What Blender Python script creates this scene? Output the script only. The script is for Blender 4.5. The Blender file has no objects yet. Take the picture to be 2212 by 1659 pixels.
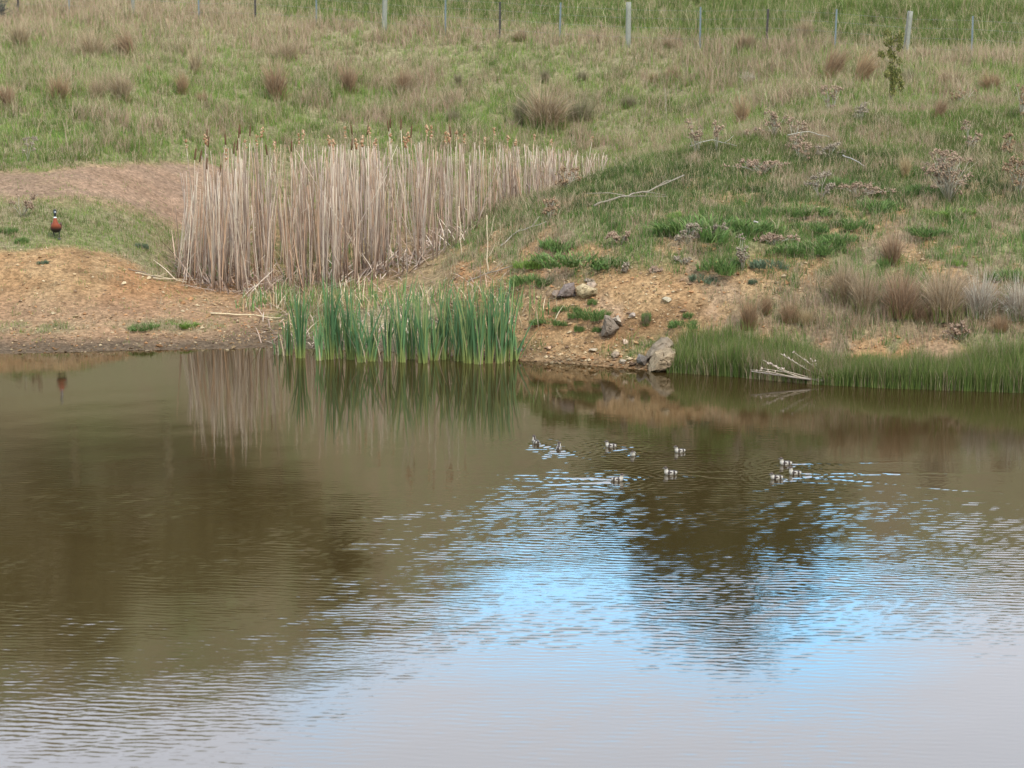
import bpy, bmesh, math, random
import numpy as np
from mathutils import Vector, Matrix, noise as mnoise

# ------------------------------------------------------------------ camera, sky, sun, exposure
rng = np.random.default_rng(11)
random.seed(11)
S = bpy.context.scene
COL = S.collection
H, F, CX, CY, YH = 7.3, 5000.0, 1106.0, 829.5, -150.0      # eye height; focal length, centre and horizon in a 2212 px wide picture
PITCH = math.atan((CY - YH) / F)
cp, sp = math.cos(PITCH), math.sin(PITCH)
cam = bpy.data.cameras.new('camera')
cam.sensor_width = 36.0
cam.lens = 36.0 * F / 2212.0
cam.clip_end = 3000.0
cam_ob = bpy.data.objects.new('camera', cam)
COL.objects.link(cam_ob)
cam_ob.location = (0, 0, H)
cam_ob.rotation_euler = (math.radians(90) - PITCH, 0, 0)
S.camera = cam_ob
cam.dof.use_dof = True                                      # a long lens, focused on the near bank
cam.dof.focus_distance = 41.5
cam.dof.aperture_fstop = 2.4

SUN_EL, SUN_AZ = math.radians(52), math.radians(148)       # azimuth clockwise from +Y (away from the viewer): behind, to the right
W = bpy.data.worlds.new('World')
S.world = W
W.use_nodes = True
wn, wl = W.node_tree.nodes, W.node_tree.links
wn.clear()


def node(t, loc=None, **kw):
    n = wn.new(t)
    for k, v in kw.items():
        setattr(n, k, v)
    return n


sky = node('ShaderNodeTexSky', sky_type='NISHITA', sun_disc=False)
sky.sun_elevation = SUN_EL
sky.sun_rotation = SUN_AZ
sky.altitude = 500
sky.air_density = 1.0
sky.dust_density = 0.6
sky.ozone_density = 2.0
bg = node('ShaderNodeBackground')
bg.inputs['Strength'].default_value = 0.12
wout = node('ShaderNodeOutputWorld')
tc = node('ShaderNodeTexCoord')
sep = node('ShaderNodeSeparateXYZ')
wl.new(tc.outputs['Generated'], sep.inputs[0])


def wmath(op, a, b=None, c=None, clamp=False):
    n = node('ShaderNodeMath', operation=op, use_clamp=clamp)
    for i, v in enumerate((a, b, c)):
        if v is None:
            continue
        if isinstance(v, (int, float)):
            n.inputs[i].default_value = v
        else:
            wl.new(v, n.inputs[i])
    return n.outputs[0]


# cloud bank: low blue gap over the hill, bright cloud above it
azi = wmath('ABSOLUTE', wmath('SUBTRACT', wmath('DIVIDE', sep.outputs[0], wmath('MAXIMUM', sep.outputs[1], 0.05)), 0.02))
edge = wmath('SUBTRACT', 0.287, wmath('MULTIPLY', wmath('MAXIMUM', wmath('SUBTRACT', wmath('MINIMUM', azi, 0.35), 0.11), 0.0), 0.7))
mp = node('ShaderNodeMapping')
mp.inputs['Scale'].default_value = (3.0, 3.0, 9.0)
wl.new(tc.outputs['Generated'], mp.inputs[0])
cn = node('ShaderNodeTexNoise')
cn.inputs['Scale'].default_value = 1.6
cn.inputs['Detail'].default_value = 6
cn.inputs['Roughness'].default_value = 0.6
wl.new(mp.outputs[0], cn.inputs['Vector'])
puff = wmath('MULTIPLY', wmath('SUBTRACT', cn.outputs['Fac'], 0.5), 0.14)
lift = wmath('SUBTRACT', wmath('ADD', sep.outputs[2], puff), edge)
cloud = wmath('MULTIPLY', lift, 16.0, clamp=True)
hi = node('ShaderNodeMapRange', interpolation_type='SMOOTHSTEP')
for k, v in zip(('From Min', 'From Max', 'To Min', 'To Max'), (0.45, 0.75, 1.0, 0.45)):
    hi.inputs[k].default_value = v
wl.new(sep.outputs[2], hi.inputs['Value'])
cloud = wmath('MULTIPLY', cloud, hi.outputs[0])
sat = node('ShaderNodeHueSaturation')
sat.inputs['Saturation'].default_value = 1.1
sat.inputs['Value'].default_value = 5.0
wl.new(sky.outputs[0], sat.inputs['Color'])
mixc = node('ShaderNodeMix', data_type='RGBA')
wl.new(cloud, mixc.inputs['Factor'])
tint = node('ShaderNodeMix', data_type='RGBA', blend_type='MULTIPLY')
tint.inputs['Factor'].default_value = 1.0
wl.new(sat.outputs[0], tint.inputs['A'])
tint.inputs['B'].default_value = (1.55, 1.92, 1.62, 1)
wl.new(tint.outputs['Result'], mixc.inputs['A'])
mixc.inputs['B'].default_value = (18.0, 19.0, 21.4, 1)
wl.new(mixc.outputs['Result'], bg.inputs['Color'])
wl.new(bg.outputs[0], wout.inputs['Surface'])

sun = bpy.data.lights.new('sun', 'SUN')
sun.energy = 3.3
sun.angle = math.radians(1.5)
sun.color = (1.0, 0.93, 0.81)
sun_ob = bpy.data.objects.new('sun', sun)
COL.objects.link(sun_ob)
sd = Vector((math.sin(SUN_AZ) * math.cos(SUN_EL), math.cos(SUN_AZ) * math.cos(SUN_EL), math.sin(SUN_EL)))
sun_ob.rotation_euler = sd.to_track_quat('Z', 'Y').to_euler()
S.view_settings.view_transform = 'Standard'
S.view_settings.look = 'None'
S.view_settings.exposure = 0.0
S.view_settings.gamma = 1.0
S.render.engine = 'CYCLES'
S.cycles.use_denoising = True
S.cycles.max_bounces = 6
S.cycles.caustics_reflective = False
S.cycles.caustics_refractive = False


# ------------------------------------------------------------------ helpers
def tag(o, label=None, cat=None, group=None, kind=None):
    if label:
        o['label'] = label
    if cat:
        o['category'] = cat
    if group:
        o['group'] = group
    if kind:
        o['kind'] = kind
    return o


def empty(name, loc=(0, 0, 0), rz=0.0):
    o = bpy.data.objects.new(name, None)
    o.empty_display_size = 0.1
    COL.objects.link(o)
    o.location = loc
    o.rotation_euler = (0, 0, rz)
    return o


def copy_tree(o, parent=None):
    c = o.copy()
    COL.objects.link(c)
    if parent is not None:
        c.parent = parent
    for ch in list(o.children):
        copy_tree(ch, c)
    return c


_perm = np.random.default_rng(5).random((256, 256))


def vnoise(x, y):
    x = np.asarray(x, float)
    y = np.asarray(y, float)
    xi, yi = np.floor(x).astype(int), np.floor(y).astype(int)
    fx, fy = x - xi, y - yi
    fx, fy = fx * fx * (3 - 2 * fx), fy * fy * (3 - 2 * fy)
    a, b, c, d = xi & 255, (xi + 1) & 255, yi & 255, (yi + 1) & 255
    return (_perm[a, c] * (1 - fx) + _perm[b, c] * fx) * (1 - fy) + (_perm[a, d] * (1 - fx) + _perm[b, d] * fx) * fy


def fbm(x, y, octv=4):
    s, a, t = 0, 0.5, 0
    for i in range(octv):
        s = s + a * vnoise(x * 2 ** i + 17.3 * i, y * 2 ** i + 9.1 * i)
        t += a
        a *= 0.5
    return s / t


def sst(x, a, b):
    t = np.clip((x - a) / (b - a), 0, 1)
    return t * t * (3 - 2 * t)


def proj(X, Y, Z):
    dz = Z - H
    dep = Y * cp - dz * sp
    return CX + F * X / dep, CY - F * (Y * sp + dz * cp) / dep


def ray(px, py):
    xc, yc = (px - CX) / F, (CY - py) / F
    return xc, cp + yc * sp, -sp + yc * cp


def at(px, py, Y):
    x, y, z = ray(px, py)
    return x / y * Y, Y, H + z / y * Y


class MB:
    """collects triangles with a colour per vertex and links them as one mesh object"""

    def __init__(self):
        self.v, self.f, self.c, self.n = [], [], [], 0

    def add(self, v, f, c):
        v = np.asarray(v, float).reshape(-1, 3)
        f = np.asarray(f, int).reshape(-1, 3)
        c = np.asarray(c, float)
        if c.ndim == 1:
            c = np.tile(c, (len(v), 1))
        self.v.append(v)
        self.f.append(f + self.n)
        self.c.append(c)
        self.n += len(v)

    def blades(self, P, h, w, yaw, lean, az, c0, c1=None, curve=0.45):
        P = np.asarray(P, float)
        N = len(P)
        h, w, yaw, lean, az = (np.broadcast_to(np.asarray(a, float), (N,)) for a in (h, w, yaw, lean, az))
        c0 = np.broadcast_to(np.asarray(c0, float), (N, 3))
        c1 = c0 if c1 is None else np.broadcast_to(np.asarray(c1, float), (N, 3))
        wv = np.stack([np.cos(yaw), np.sin(yaw), np.zeros(N)], 1) * (w / 2)[:, None]
        d = np.stack([np.cos(az), np.sin(az), np.zeros(N)], 1)
        up = np.array([0, 0, 1.0])
        ls = np.clip(lean, 0, 0.98)
        tip = P + d * (ls * h)[:, None] + up * (h * np.sqrt(1 - ls ** 2))[:, None]
        mid = P + d * (ls * h * curve * 0.6)[:, None] + up * (h * 0.55 * np.sqrt(1 - (ls * .6) ** 2))[:, None]
        v = np.stack([P - wv, P + wv, mid - wv * .8, mid + wv * .8, tip], 1).reshape(-1, 3)
        cm = (c0 + c1) / 2
        c = np.stack([c0, c0, cm, cm, c1], 1).reshape(-1, 3)
        f = (np.array([[0, 1, 3], [0, 3, 2], [2, 3, 4]])[None] + (np.arange(N) * 5)[:, None, None]).reshape(-1, 3)
        self.add(v, f, c)

    def arcs(self, P, h, w, yaw, lean, az, c0, c1, droop):
        """longer grass leaves that bow outwards and hang at the tip"""
        P = np.asarray(P, float)
        N = len(P)
        wv = np.stack([np.cos(yaw), np.sin(yaw), np.zeros(N)], 1) * (w / 2)[:, None]
        d = np.stack([np.cos(az), np.sin(az), np.zeros(N)], 1)
        vs, cs = [], []
        for t, k in ((0, .8), (.3, 1.0), (.58, .9), (.82, .6), (1.0, 0)):
            q = P + d * (lean * h * (.25 * t + .75 * t ** 1.8))[:, None]
            q[:, 2] += h * (t * np.sqrt(1 - (lean * .7) ** 2) - droop * lean * t ** 3)
            c = c0 * (1 - t) + c1 * t
            if k:
                vs += [q - wv * k, q + wv * k]
                cs += [c, c]
            else:
                vs.append(q)
                cs.append(c)
        f = np.array([[0, 1, 3], [0, 3, 2], [2, 3, 5], [2, 5, 4], [4, 5, 7], [4, 7, 6], [6, 7, 8]])
        f = (f[None] + (np.arange(N) * 9)[:, None, None]).reshape(-1, 3)
        self.add(np.stack(vs, 1).reshape(-1, 3), f, np.stack(cs, 1).reshape(-1, 3))

    def ribbon(self, pts, w, col, yaw=0.0, col1=None):
        pts = np.asarray(pts, float)
        n = len(pts)
        w = np.broadcast_to(np.asarray(w, float), (n,))
        wv = np.array([math.cos(yaw), math.sin(yaw), 0])[None] * (w / 2)[:, None]
        v = np.stack([pts - wv, pts + wv], 1).reshape(-1, 3)
        f = []
        for i in range(n - 1):
            a = 2 * i
            f += [[a, a + 1, a + 3], [a, a + 3, a + 2]]
        col = np.asarray(col, float)
        if col1 is not None:
            t = np.repeat(np.linspace(0, 1, n), 2)[:, None]
            col = col[None] * (1 - t) + np.asarray(col1, float)[None] * t
        self.add(v, f, col)

    def tube(self, pts, r, col, sides=5, col1=None):
        pts = np.asarray(pts, float)
        n = len(pts)
        r = np.broadcast_to(np.asarray(r, float), (n,))
        tg = np.gradient(pts, axis=0)
        tg /= np.linalg.norm(tg, axis=1)[:, None] + 1e-9
        ref = np.array([0.13, 0.99, 0.05]) if abs(tg[0][2]) > 0.6 else np.array([0, 0, 1.0])
        s = np.cross(tg, ref)
        s /= np.linalg.norm(s, axis=1)[:, None] + 1e-9
        u = np.cross(s, tg)
        a = np.arange(sides) * 2 * math.pi / sides
        v = (pts[:, None] + (s[:, None] * np.cos(a)[None, :, None] + u[:, None] * np.sin(a)[None, :, None]) * r[:, None, None]).reshape(-1, 3)
        f = []
        for i in range(n - 1):
            for j in range(sides):
                k = (j + 1) % sides
                p, q, x, y = i * sides + j, i * sides + k, (i + 1) * sides + k, (i + 1) * sides + j
                f += [[p, q, x], [p, x, y]]
        for j in range(1, sides - 1):
            f += [[0, j + 1, j], [(n - 1) * sides, (n - 1) * sides + j, (n - 1) * sides + j + 1]]
        col = np.asarray(col, float)
        if col1 is not None:
            t = np.repeat(np.linspace(0, 1, n), sides)[:, None]
            col = col[None] * (1 - t) + np.asarray(col1, float)[None] * t
        self.add(v, f, col)

    def blobs(self, P, r, col, jit=0.25):
        """small lumpy octahedra"""
        P = np.asarray(P, float)
        N = len(P)
        o = np.array([[1, 0, 0], [-1, 0, 0], [0, 1, 0], [0, -1, 0], [0, 0, 1], [0, 0, -1]], float)
        r = np.broadcast_to(np.asarray(r, float).reshape(-1, 1) if np.ndim(r) < 2 else np.asarray(r, float), (N, 3)) if np.ndim(r) else np.full((N, 3), float(r))
        v = o[None] * r[:, None, :] * (1 + rng.uniform(-jit, jit, (N, 6, 1)))
        t = rng.uniform(0, 2 * math.pi, N)
        ct, st = np.cos(t)[:, None], np.sin(t)[:, None]
        v = np.stack([v[..., 0] * ct - v[..., 1] * st, v[..., 0] * st + v[..., 1] * ct, v[..., 2] + .35 * v[..., 0] * rng.uniform(-1, 1, (N, 1))], 2) + P[:, None]
        fo = np.array([[0, 2, 4], [2, 1, 4], [1, 3, 4], [3, 0, 4], [2, 0, 5], [1, 2, 5], [3, 1, 5], [0, 3, 5]])
        f = (fo[None] + (np.arange(N) * 6)[:, None, None]).reshape(-1, 3)
        col = np.asarray(col, float)
        c = np.repeat(np.broadcast_to(col, (N, 3)), 6, axis=0)
        self.add(v.reshape(-1, 3), f, c)

    def mesh(self, name, mat, smooth=True):
        v, f, c = np.concatenate(self.v), np.concatenate(self.f), np.concatenate(self.c)
        me = bpy.data.meshes.new(name)
        me.vertices.add(len(v))
        me.vertices.foreach_set('co', v.astype(np.float32).ravel())
        me.loops.add(len(f) * 3)
        me.loops.foreach_set('vertex_index', f.astype(np.int32).ravel())
        me.polygons.add(len(f))
        me.polygons.foreach_set('loop_start', (np.arange(len(f)) * 3).astype(np.int32))
        me.polygons.foreach_set('use_smooth', np.full(len(f), smooth))
        me.update(calc_edges=True)
        at_ = me.attributes.new('col', 'FLOAT_COLOR', 'POINT')
        at_.data.foreach_set('color', np.concatenate([c, np.ones((len(c), 1))], 1).astype(np.float32).ravel())
        me.materials.append(mat)
        return me

    def build(self, name, mat, parent=None, smooth=True):
        o = bpy.data.objects.new(name, self.mesh(name, mat, smooth))
        COL.objects.link(o)
        if parent is not None:
            o.parent = parent
        return o


def mat_attr(name, rough=0.85, spec=0.15, transl=0.0, speck=0.0, scale=40.0, bump=0.0):
    m = bpy.data.materials.new(name)
    m.use_nodes = True
    nt = m.node_tree
    b = nt.nodes['Principled BSDF']
    a = nt.nodes.new('ShaderNodeAttribute')
    a.attribute_name = 'col'
    b.inputs['Roughness'].default_value = rough
    b.inputs['Specular IOR Level'].default_value = spec
    src = a.outputs['Color']
    if speck or bump:
        t = nt.nodes.new('ShaderNodeTexCoord')
        n = nt.nodes.new('ShaderNodeTexNoise')
        n.inputs['Scale'].default_value = scale
        n.inputs['Detail'].default_value = 5
        n.inputs['Roughness'].default_value = 0.65
        nt.links.new(t.outputs['Object'], n.inputs['Vector'])
        mr = nt.nodes.new('ShaderNodeMapRange')
        mr.inputs['From Min'].default_value = 0.25
        mr.inputs['From Max'].default_value = 0.75
        mr.inputs['To Min'].default_value = 1 - speck
        mr.inputs['To Max'].default_value = 1 + speck
        nt.links.new(n.outputs['Fac'], mr.inputs['Value'])
        vm = nt.nodes.new('ShaderNodeVectorMath')
        vm.operation = 'SCALE'
        nt.links.new(src, vm.inputs[0])
        nt.links.new(mr.outputs[0], vm.inputs['Scale'])
        src = vm.outputs[0]
        if bump:
            bp = nt.nodes.new('ShaderNodeBump')
            bp.inputs['Strength'].default_value = 0.8
            bp.inputs['Distance'].default_value = bump
            nt.links.new(n.outputs['Fac'], bp.inputs['Height'])
            nt.links.new(bp.outputs[0], b.inputs['Normal'])
    nt.links.new(src, b.inputs['Base Color'])
    if transl:
        tr = nt.nodes.new('ShaderNodeBsdfTranslucent')
        nt.links.new(src, tr.inputs['Color'])
        mx = nt.nodes.new('ShaderNodeMixShader')
        mx.inputs[0].default_value = transl
        nt.links.new(b.outputs[0], mx.inputs[1])
        nt.links.new(tr.outputs[0], mx.inputs[2])
        nt.links.new(mx.outputs[0], nt.nodes['Material Output'].inputs['Surface'])
    return m


M_GRASS = mat_attr('grass_blades', 0.9, 0.04, 0.25)
M_DRY = mat_attr('dry_stalks', 0.85, 0.06, 0.12)
M_LEAF = mat_attr('green_leaves', 0.65, 0.12, 0.25)
M_WOOD = mat_attr('weathered_wood', 0.9, 0.1, 0, 0.3, 30, 0.006)
M_STEEL = mat_attr('post_steel', 0.55, 0.4, 0, 0.15, 60)
M_ROCK = mat_attr('rough_rock', 1.0, 0.0, 0, 0.38, 9, 0.05)
M_FEATHER = mat_attr('feathers', 0.6, 0.25, 0, 0.12, 120)
M_BILL = mat_attr('bill_and_legs', 0.45, 0.4)
M_BARK = mat_attr('tree_bark', 0.9, 0.1, 0, 0.25, 4)

# ------------------------------------------------------------------ terrain heightfield
# one profile per picture column: (picture row, distance) pairs, or ('z', distance, height)
PROF = {
    -120: [765, (700, 41.8), (620, 43.3), (545, 44.6), (520, 45.2), (430, 49), (350, 53), (200, 61), (100, 70), (37, 77), (0, 81)],
    0: [765, (700, 41.8), (620, 43.3), (540, 44.6), (515, 45.2), (430, 49), (350, 53), (200, 61), (100, 70), (37, 77), (0, 81)],
    120: [761, (700, 41.6), (620, 43.2), (545, 44.4), (515, 45.0), (430, 49), (350, 53), (200, 61), (100, 70), (37, 77), (0, 81)],
    250: [757, (690, 41.8), (620, 43.5), (560, 44.7), (480, 48), (430, 50), (345, 54), (200, 61.5), (100, 70), (37, 76.5), (0, 80.5)],
    380: [755, (690, 42), (640, 43.8), (590, 46), (520, 50), (450, 53), (350, 56.5), (290, 59), (200, 63), (100, 71), (42, 76), (0, 80.5)],
    600: [754, (640, 44.5), ('z', 49, .34), ('z', 53.5, .56), ('z', 58, .92), (340, 60), (290, 62), (200, 66), (52, 74.8), (0, 80)],
    850: [760, (640, 43.5), (600, 45.0), ('z', 50, .62), ('z', 54, .72), ('z', 58, .97), (320, 61.5), (270, 64), (200, 67.5), (66, 73.2), (0, 79.5)],
    1000: [768, (640, 42.2), (560, 43.8), (520, 45.3), ('z', 48, 1.2), ('z', 52, 1.0), ('z', 57, 1.05), (320, 61), (270, 63.5), (200, 67), (74, 72.2), (0, 79.5)],
    1100: [772, (640, 41.3), (560, 43), (480, 45.5), (440, 47.5), ('z', 52, .95), ('z', 57, 1.05), (330, 60.5), (270, 63), (200, 66.7), (80, 71.3), (0, 79.5)],
    1250: [780, (640, 40.4), (540, 42), (460, 44.2), (395, 46.8), ('z', 51.5, 1.25), ('z', 57, 1.2), (300, 62), (200, 66), (88, 70), (0, 79)],
    1400: [792, (640, 40.0), (540, 41.3), (450, 43.6), (360, 47.2), (330, 48.8), ('z', 53, 2.1), ('z', 58, 1.75), (290, 62), (200, 65.5), (95, 68.8), (0, 78)],
    1600: [807, (640, 39.7), (540, 41.2), (450, 43.4), (360, 46.8), (285, 50.5), ('z', 55, 2.75), (240, 59.5), (180, 63.5), (102, 67.3), (0, 77)],
    1850: [828, (640, 39.3), (540, 41), (450, 43.2), (360, 46.5), (270, 51), (230, 54.5), (180, 58.7), (115, 65.1), (60, 69), (0, 76)],
    2212: [842, (650, 38.9), (540, 40.7), (450, 42.9), (360, 46.2), (255, 51.5), (200, 55.5), (135, 62.9), (60, 68.5), (0, 75)],
    2330: [845, (650, 38.9), (540, 40.7), (450, 42.9), (360, 46.2), (255, 51.5), (200, 55.5), (135, 62.9), (60, 68.5), (0, 75)],
}
UG = np.linspace(-0.27, 0.27, 217)
YG = np.arange(12.0, 262.0, 0.1)


def ridge(u):
    return np.interp(u, [-.27, -.12, -.04, .0, .1, .27], [64, 61.5, 54, 48, 48.5, 52])


def make_field():
    us, cols = [], []
    for px, kn in sorted(PROF.items()):
        xc, yc, _ = ray(px, 400)
        u = xc / yc
        ks = []
        _, ry, rz = ray(px, kn[0])
        ysh = -H * ry / rz
        ks += [(12.0, -1.6), (ysh - 8, -1.5), (ysh - 1.2, -.22), (ysh, 0.0)]
        for k in kn[1:]:
            if k[0] == 'z':
                ks.append((k[1], k[2]))
            else:
                ks.append((k[1], at(px, k[0], k[1])[2]))
        yl, zl = ks[-1]
        ks += [(yl + 7, zl + 0.9), (yl + 22, zl + 5.0), (140, 22.0)]
        r = float(ridge(u))
        ks += [(200, r), (215, r + 1.5), (262, r - 8)]
        a = np.array(ks)
        us.append(u)
        cols.append(np.interp(YG, a[:, 0], a[:, 1]))
    us, cols = np.array(us), np.array(cols)
    Z = np.empty((len(UG), len(YG)))
    for j in range(len(YG)):
        Z[:, j] = np.interp(UG, us, cols[:, j])
    for ax, sg in ((0, 3.0), (1, 4.0)):
        n = int(sg * 3)
        k = np.exp(-.5 * (np.arange(-n, n + 1) / sg) ** 2)
        k /= k.sum()
        pad = [(0, 0), (0, 0)]
        pad[ax] = (n, n)
        Zp = np.pad(Z, pad, mode='edge')
        Z = np.apply_along_axis(lambda m: np.convolve(m, k, 'valid'), ax, Zp)
    return Z


ZF = make_field()


def ground_z(X, Y):
    X, Y = np.asarray(X, float), np.asarray(Y, float)
    u = np.clip(X / np.maximum(Y, 1.0), -0.2699, 0.2699)
    yy = np.clip(Y, 12.0, 261.8)
    a = (u + 0.27) / 0.54 * (len(UG) - 1)
    b = (yy - 12.0) / 0.1
    i, j = np.minimum(a.astype(int), len(UG) - 2), np.minimum(b.astype(int), len(YG) - 2)
    fa, fb = a - i, b - j
    z = (ZF[i, j] * (1 - fa) + ZF[i + 1, j] * fa) * (1 - fb) + (ZF[i, j + 1] * (1 - fa) + ZF[i + 1, j + 1] * fa) * fb
    near = np.interp(Y, [-30, -2, 2, 9, 13], [6.0, 5.7, 5.6, 1.2, -1.5])
    z = np.where(Y < 13, np.maximum(near, np.where(Y < 12, -1.6, z)), z)
    amp = sst(z, 0.03, 0.5)
    z = z + amp * ((fbm(X * .55, Y * .55, 3) - .5) * .2 + (fbm(X * 2.1 + 40, Y * 2.1, 3) - .5) * .12) + sst(z, -.05, .05) * (1 - amp) * (fbm(X * 3, Y * 3, 3) - .5) * .05
    # hummocks of lush grass beyond the fence
    z = z + .55 * np.exp(-(((X - 10.5) / 2.6) ** 2 + ((Y - 69.5) / 1.6) ** 2)) + .45 * np.exp(-(((X - 4.2) / 3.5) ** 2 + ((Y - 77) / 1.8) ** 2)) + .4 * np.exp(-(((X - 14.2) / 2) ** 2 + ((Y - 70) / 1.8) ** 2))
    return z


def on_ground(px, py, y0=36.0, y1=95.0):
    ys = np.arange(y0, y1, 0.04)
    x, y, z = ray(px, py)
    zr = H + z / y * ys
    g = ground_z(x / y * ys, ys)
    k = np.argmax(zr < g)
    if zr[k] >= g[k]:
        k = len(ys) - 1
    return np.array([x / y * ys[k], ys[k], g[k]])


def lerp_tab(px, tab):
    a = np.array(tab, float)
    return np.interp(px, a[:, 0], a[:, 1])


def ell(px, py, cx, cy, rx, ry):
    return np.exp(-(((px - cx) / rx) ** 2 + ((py - cy) / ry) ** 2) ** 2)


def zones(X, Y, Z):
    """bareness of the soil, grass cover, straw share, pinkness, wetness, blade length at world points"""
    px, py = proj(X, Y, Z)
    n1 = fbm(X * .45, Y * .3, 4)
    n2 = fbm(X * 1.7 + 31, Y * 1.3, 4)
    n3 = fbm(X * 4 + 7, Y * 3 + 3, 3)
    wob = (n2 - .5) * 60
    bare = np.zeros_like(X)
    pink = np.zeros_like(X)
    left = sst(px, 640, 520) if False else 1 - sst(px, 560, 660)
    # sandy spit
    crest = lerp_tab(px, [(-200, 540), (0, 530), (120, 520), (210, 528), (270, 555), (330, 590), (380, 600), (450, 560), (640, 560)])
    spit = sst(py + wob * .5, crest - 6, crest + 18) * left
    bare = np.maximum(bare, spit)
    top = lerp_tab(px, [(-200, 375), (0, 368), (200, 355), (400, 345), (600, 345)])
    bot = lerp_tab(px, [(-200, 425), (0, 428), (200, 432), (300, 455), (400, 500), (520, 520)])
    path = sst(py + wob * .35, top - 6, top + 14) * (1 - sst(py + wob * .35, bot - 18, bot + 22)) * (1 - sst(px, 480, 600)) * (Y < 57.5)
    bare = np.maximum(bare, path * .97)
    pink = np.maximum(pink, path * .8)
    # right bank: gravelly soil
    bank = sst(px, 900, 1000) * sst(py, 300, 400) * (Y < 53.5)
    g = 1.1 * ell(px + wob, py, 1400, 655, 230, 85) + 1.0 * ell(px, py + wob * .5, 1235, 715, 130, 75) + .9 * ell(px, py, 1030, 625, 120, 55) + .8 * ell(px, py, 1275, 545, 60, 22) \
        + .75 * ell(px, py, 1660, 580, 60, 45) + .6 * ell(px, py, 1880, 500, 90, 25) + .7 * ell(px, py, 1930, 462, 40, 18) + .7 * ell(px, py, 2010, 455, 50, 14) + .5 * ell(px, py, 1800, 450, 130, 25) + .55 * ell(px, py, 1850, 700, 260, 30) + .5 * ell(px, py, 2150, 690, 80, 25) \
        + .6 * ell(px, py, 1560, 430, 80, 16) + .5 * ell(px, py, 1640, 395, 60, 14)
    low = sst(py, 420, 620)
    patch = sst(n2 * .6 + n3 * .4 + low * .09, .515, .61)
    bare = np.maximum(bare, bank * np.clip(np.maximum(g, patch * (.55 + .35 * low)), 0, 1))
    bare = np.where((Z < 0.13) & (px > 1000) & (px < 1460), 1.0, bare)
    # litter among the dead cattails
    bed = ell(px, py, 700, 560, 330, 150) * (Y < 59) * (px > 330) * (Y > 43)
    bare = np.maximum(bare, .6 * bed)
    green_strip = np.maximum.reduce([ell(px, py, 75, 708, 95, 14), ell(px, py, 365, 704, 110, 15), ell(px, py, 640, 690, 70, 16) * .7, ell(px, py, 20, 503, 60, 22), ell(px, py, 45, 530, 40, 14)])
    bare = np.clip(bare - .75 * green_strip * sst(n3 + .12, .4, .62), 0, 1)
    wet = (1 - sst(Z + (n2 - .5) * .1, .04, .2)) * (1 - sst(px, 1040, 1150) * .55)
    straw = .36 + 1.3 * (n1 - .5) + .8 * (n2 - .5)
    straw += .30 * (1 - sst(py, 60, 190)) * (1 - sst(px, 500, 900)) * (py > -50)
    straw -= .28 * (sst(py, 225, 300) * (1 - sst(py, 345, 375)) * (1 - sst(px, 1000, 1300)))
    drygr = ell(px, py, 1960, 668, 360, 62)
    bare = bare * (1 - .55 * drygr)
    fence_y = lerp_tab(px, [(0, 32), (290, 38), (830, 68), (1357, 95), (1955, 128), (2212, 140)])
    beyond = 1 - sst(py, fence_y - 40, fence_y - 10)
    nearf = np.exp(-((py - fence_y) / 17) ** 2)
    straw = straw + .25 * nearf * sst(n2, .4, .6) - .5 * beyond * sst(px, 450, 800)
    pink = np.maximum(pink, nearf * .6 * sst(n2, .42, .6))
    tall = sst(fbm(X * .75 + 90, Y * .5 + 11, 3), .56, .68) * (Y > 53) * (1 - beyond) * (py < 330)
    straw = straw + .33 * tall + .35 * nearf
    pink = np.maximum(pink, .6 * tall)
    pink = np.maximum(pink, .55 * (1 - sst(py, 40, 110)) * (1 - sst(px, 420, 620)) * (Y > 53))
    crest_y = lerp_tab(px, [(950, 44.5), (1000, 45.8), (1100, 47.8), (1250, 47.8), (1400, 49.6), (1600, 51.2), (1850, 52.4), (2250, 52.6)])
    lush_bank = sst(px, 980, 1080) * sst(crest_y - Y + (n2 - .5) * 1.5, -.4, .3) * sst(py, 520, 400)
    straw = straw - .2 * lush_bank + .75 * sst(fbm(X * 1.3 + 70, Y * 1.1 + 5, 4), .55, .66) * sst(px, 1100, 1250) * (Y < 53)
    pink = np.maximum(pink, .5 * sst(fbm(X * 1.3 + 70, Y * 1.1 + 5, 4), .55, .66) * sst(px, 1100, 1250) * (Y < 53))
    bank_hi = sst(px, 1180, 1350) * (Y < 55)
    straw = straw - .22 * bank_hi + .75 * drygr
    pink = np.maximum(pink, .55 * drygr)
    length = .17 + .12 * (n2 - .4) + .16 * beyond * sst(px, 400, 800) + .05 * sst(py, 300, 200)
    length = length * (1 + .8 * tall) + .08 * nearf
    length = np.where((Y < 54) & (px > 950), .12 + .09 * n2, length)
    length = length + .09 * drygr
    length = np.where((px < 640) & (py > 350), .07 + .05 * n2, length)
    return dict(px=px, py=py, bare=bare, straw=np.clip(straw, .05, .95), pink=pink, wet=wet, len=length, n1=n1, n2=n2, n3=n3, spit=spit, lush_bank=lush_bank, beyond=beyond, bank=bank, path=path)


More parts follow.
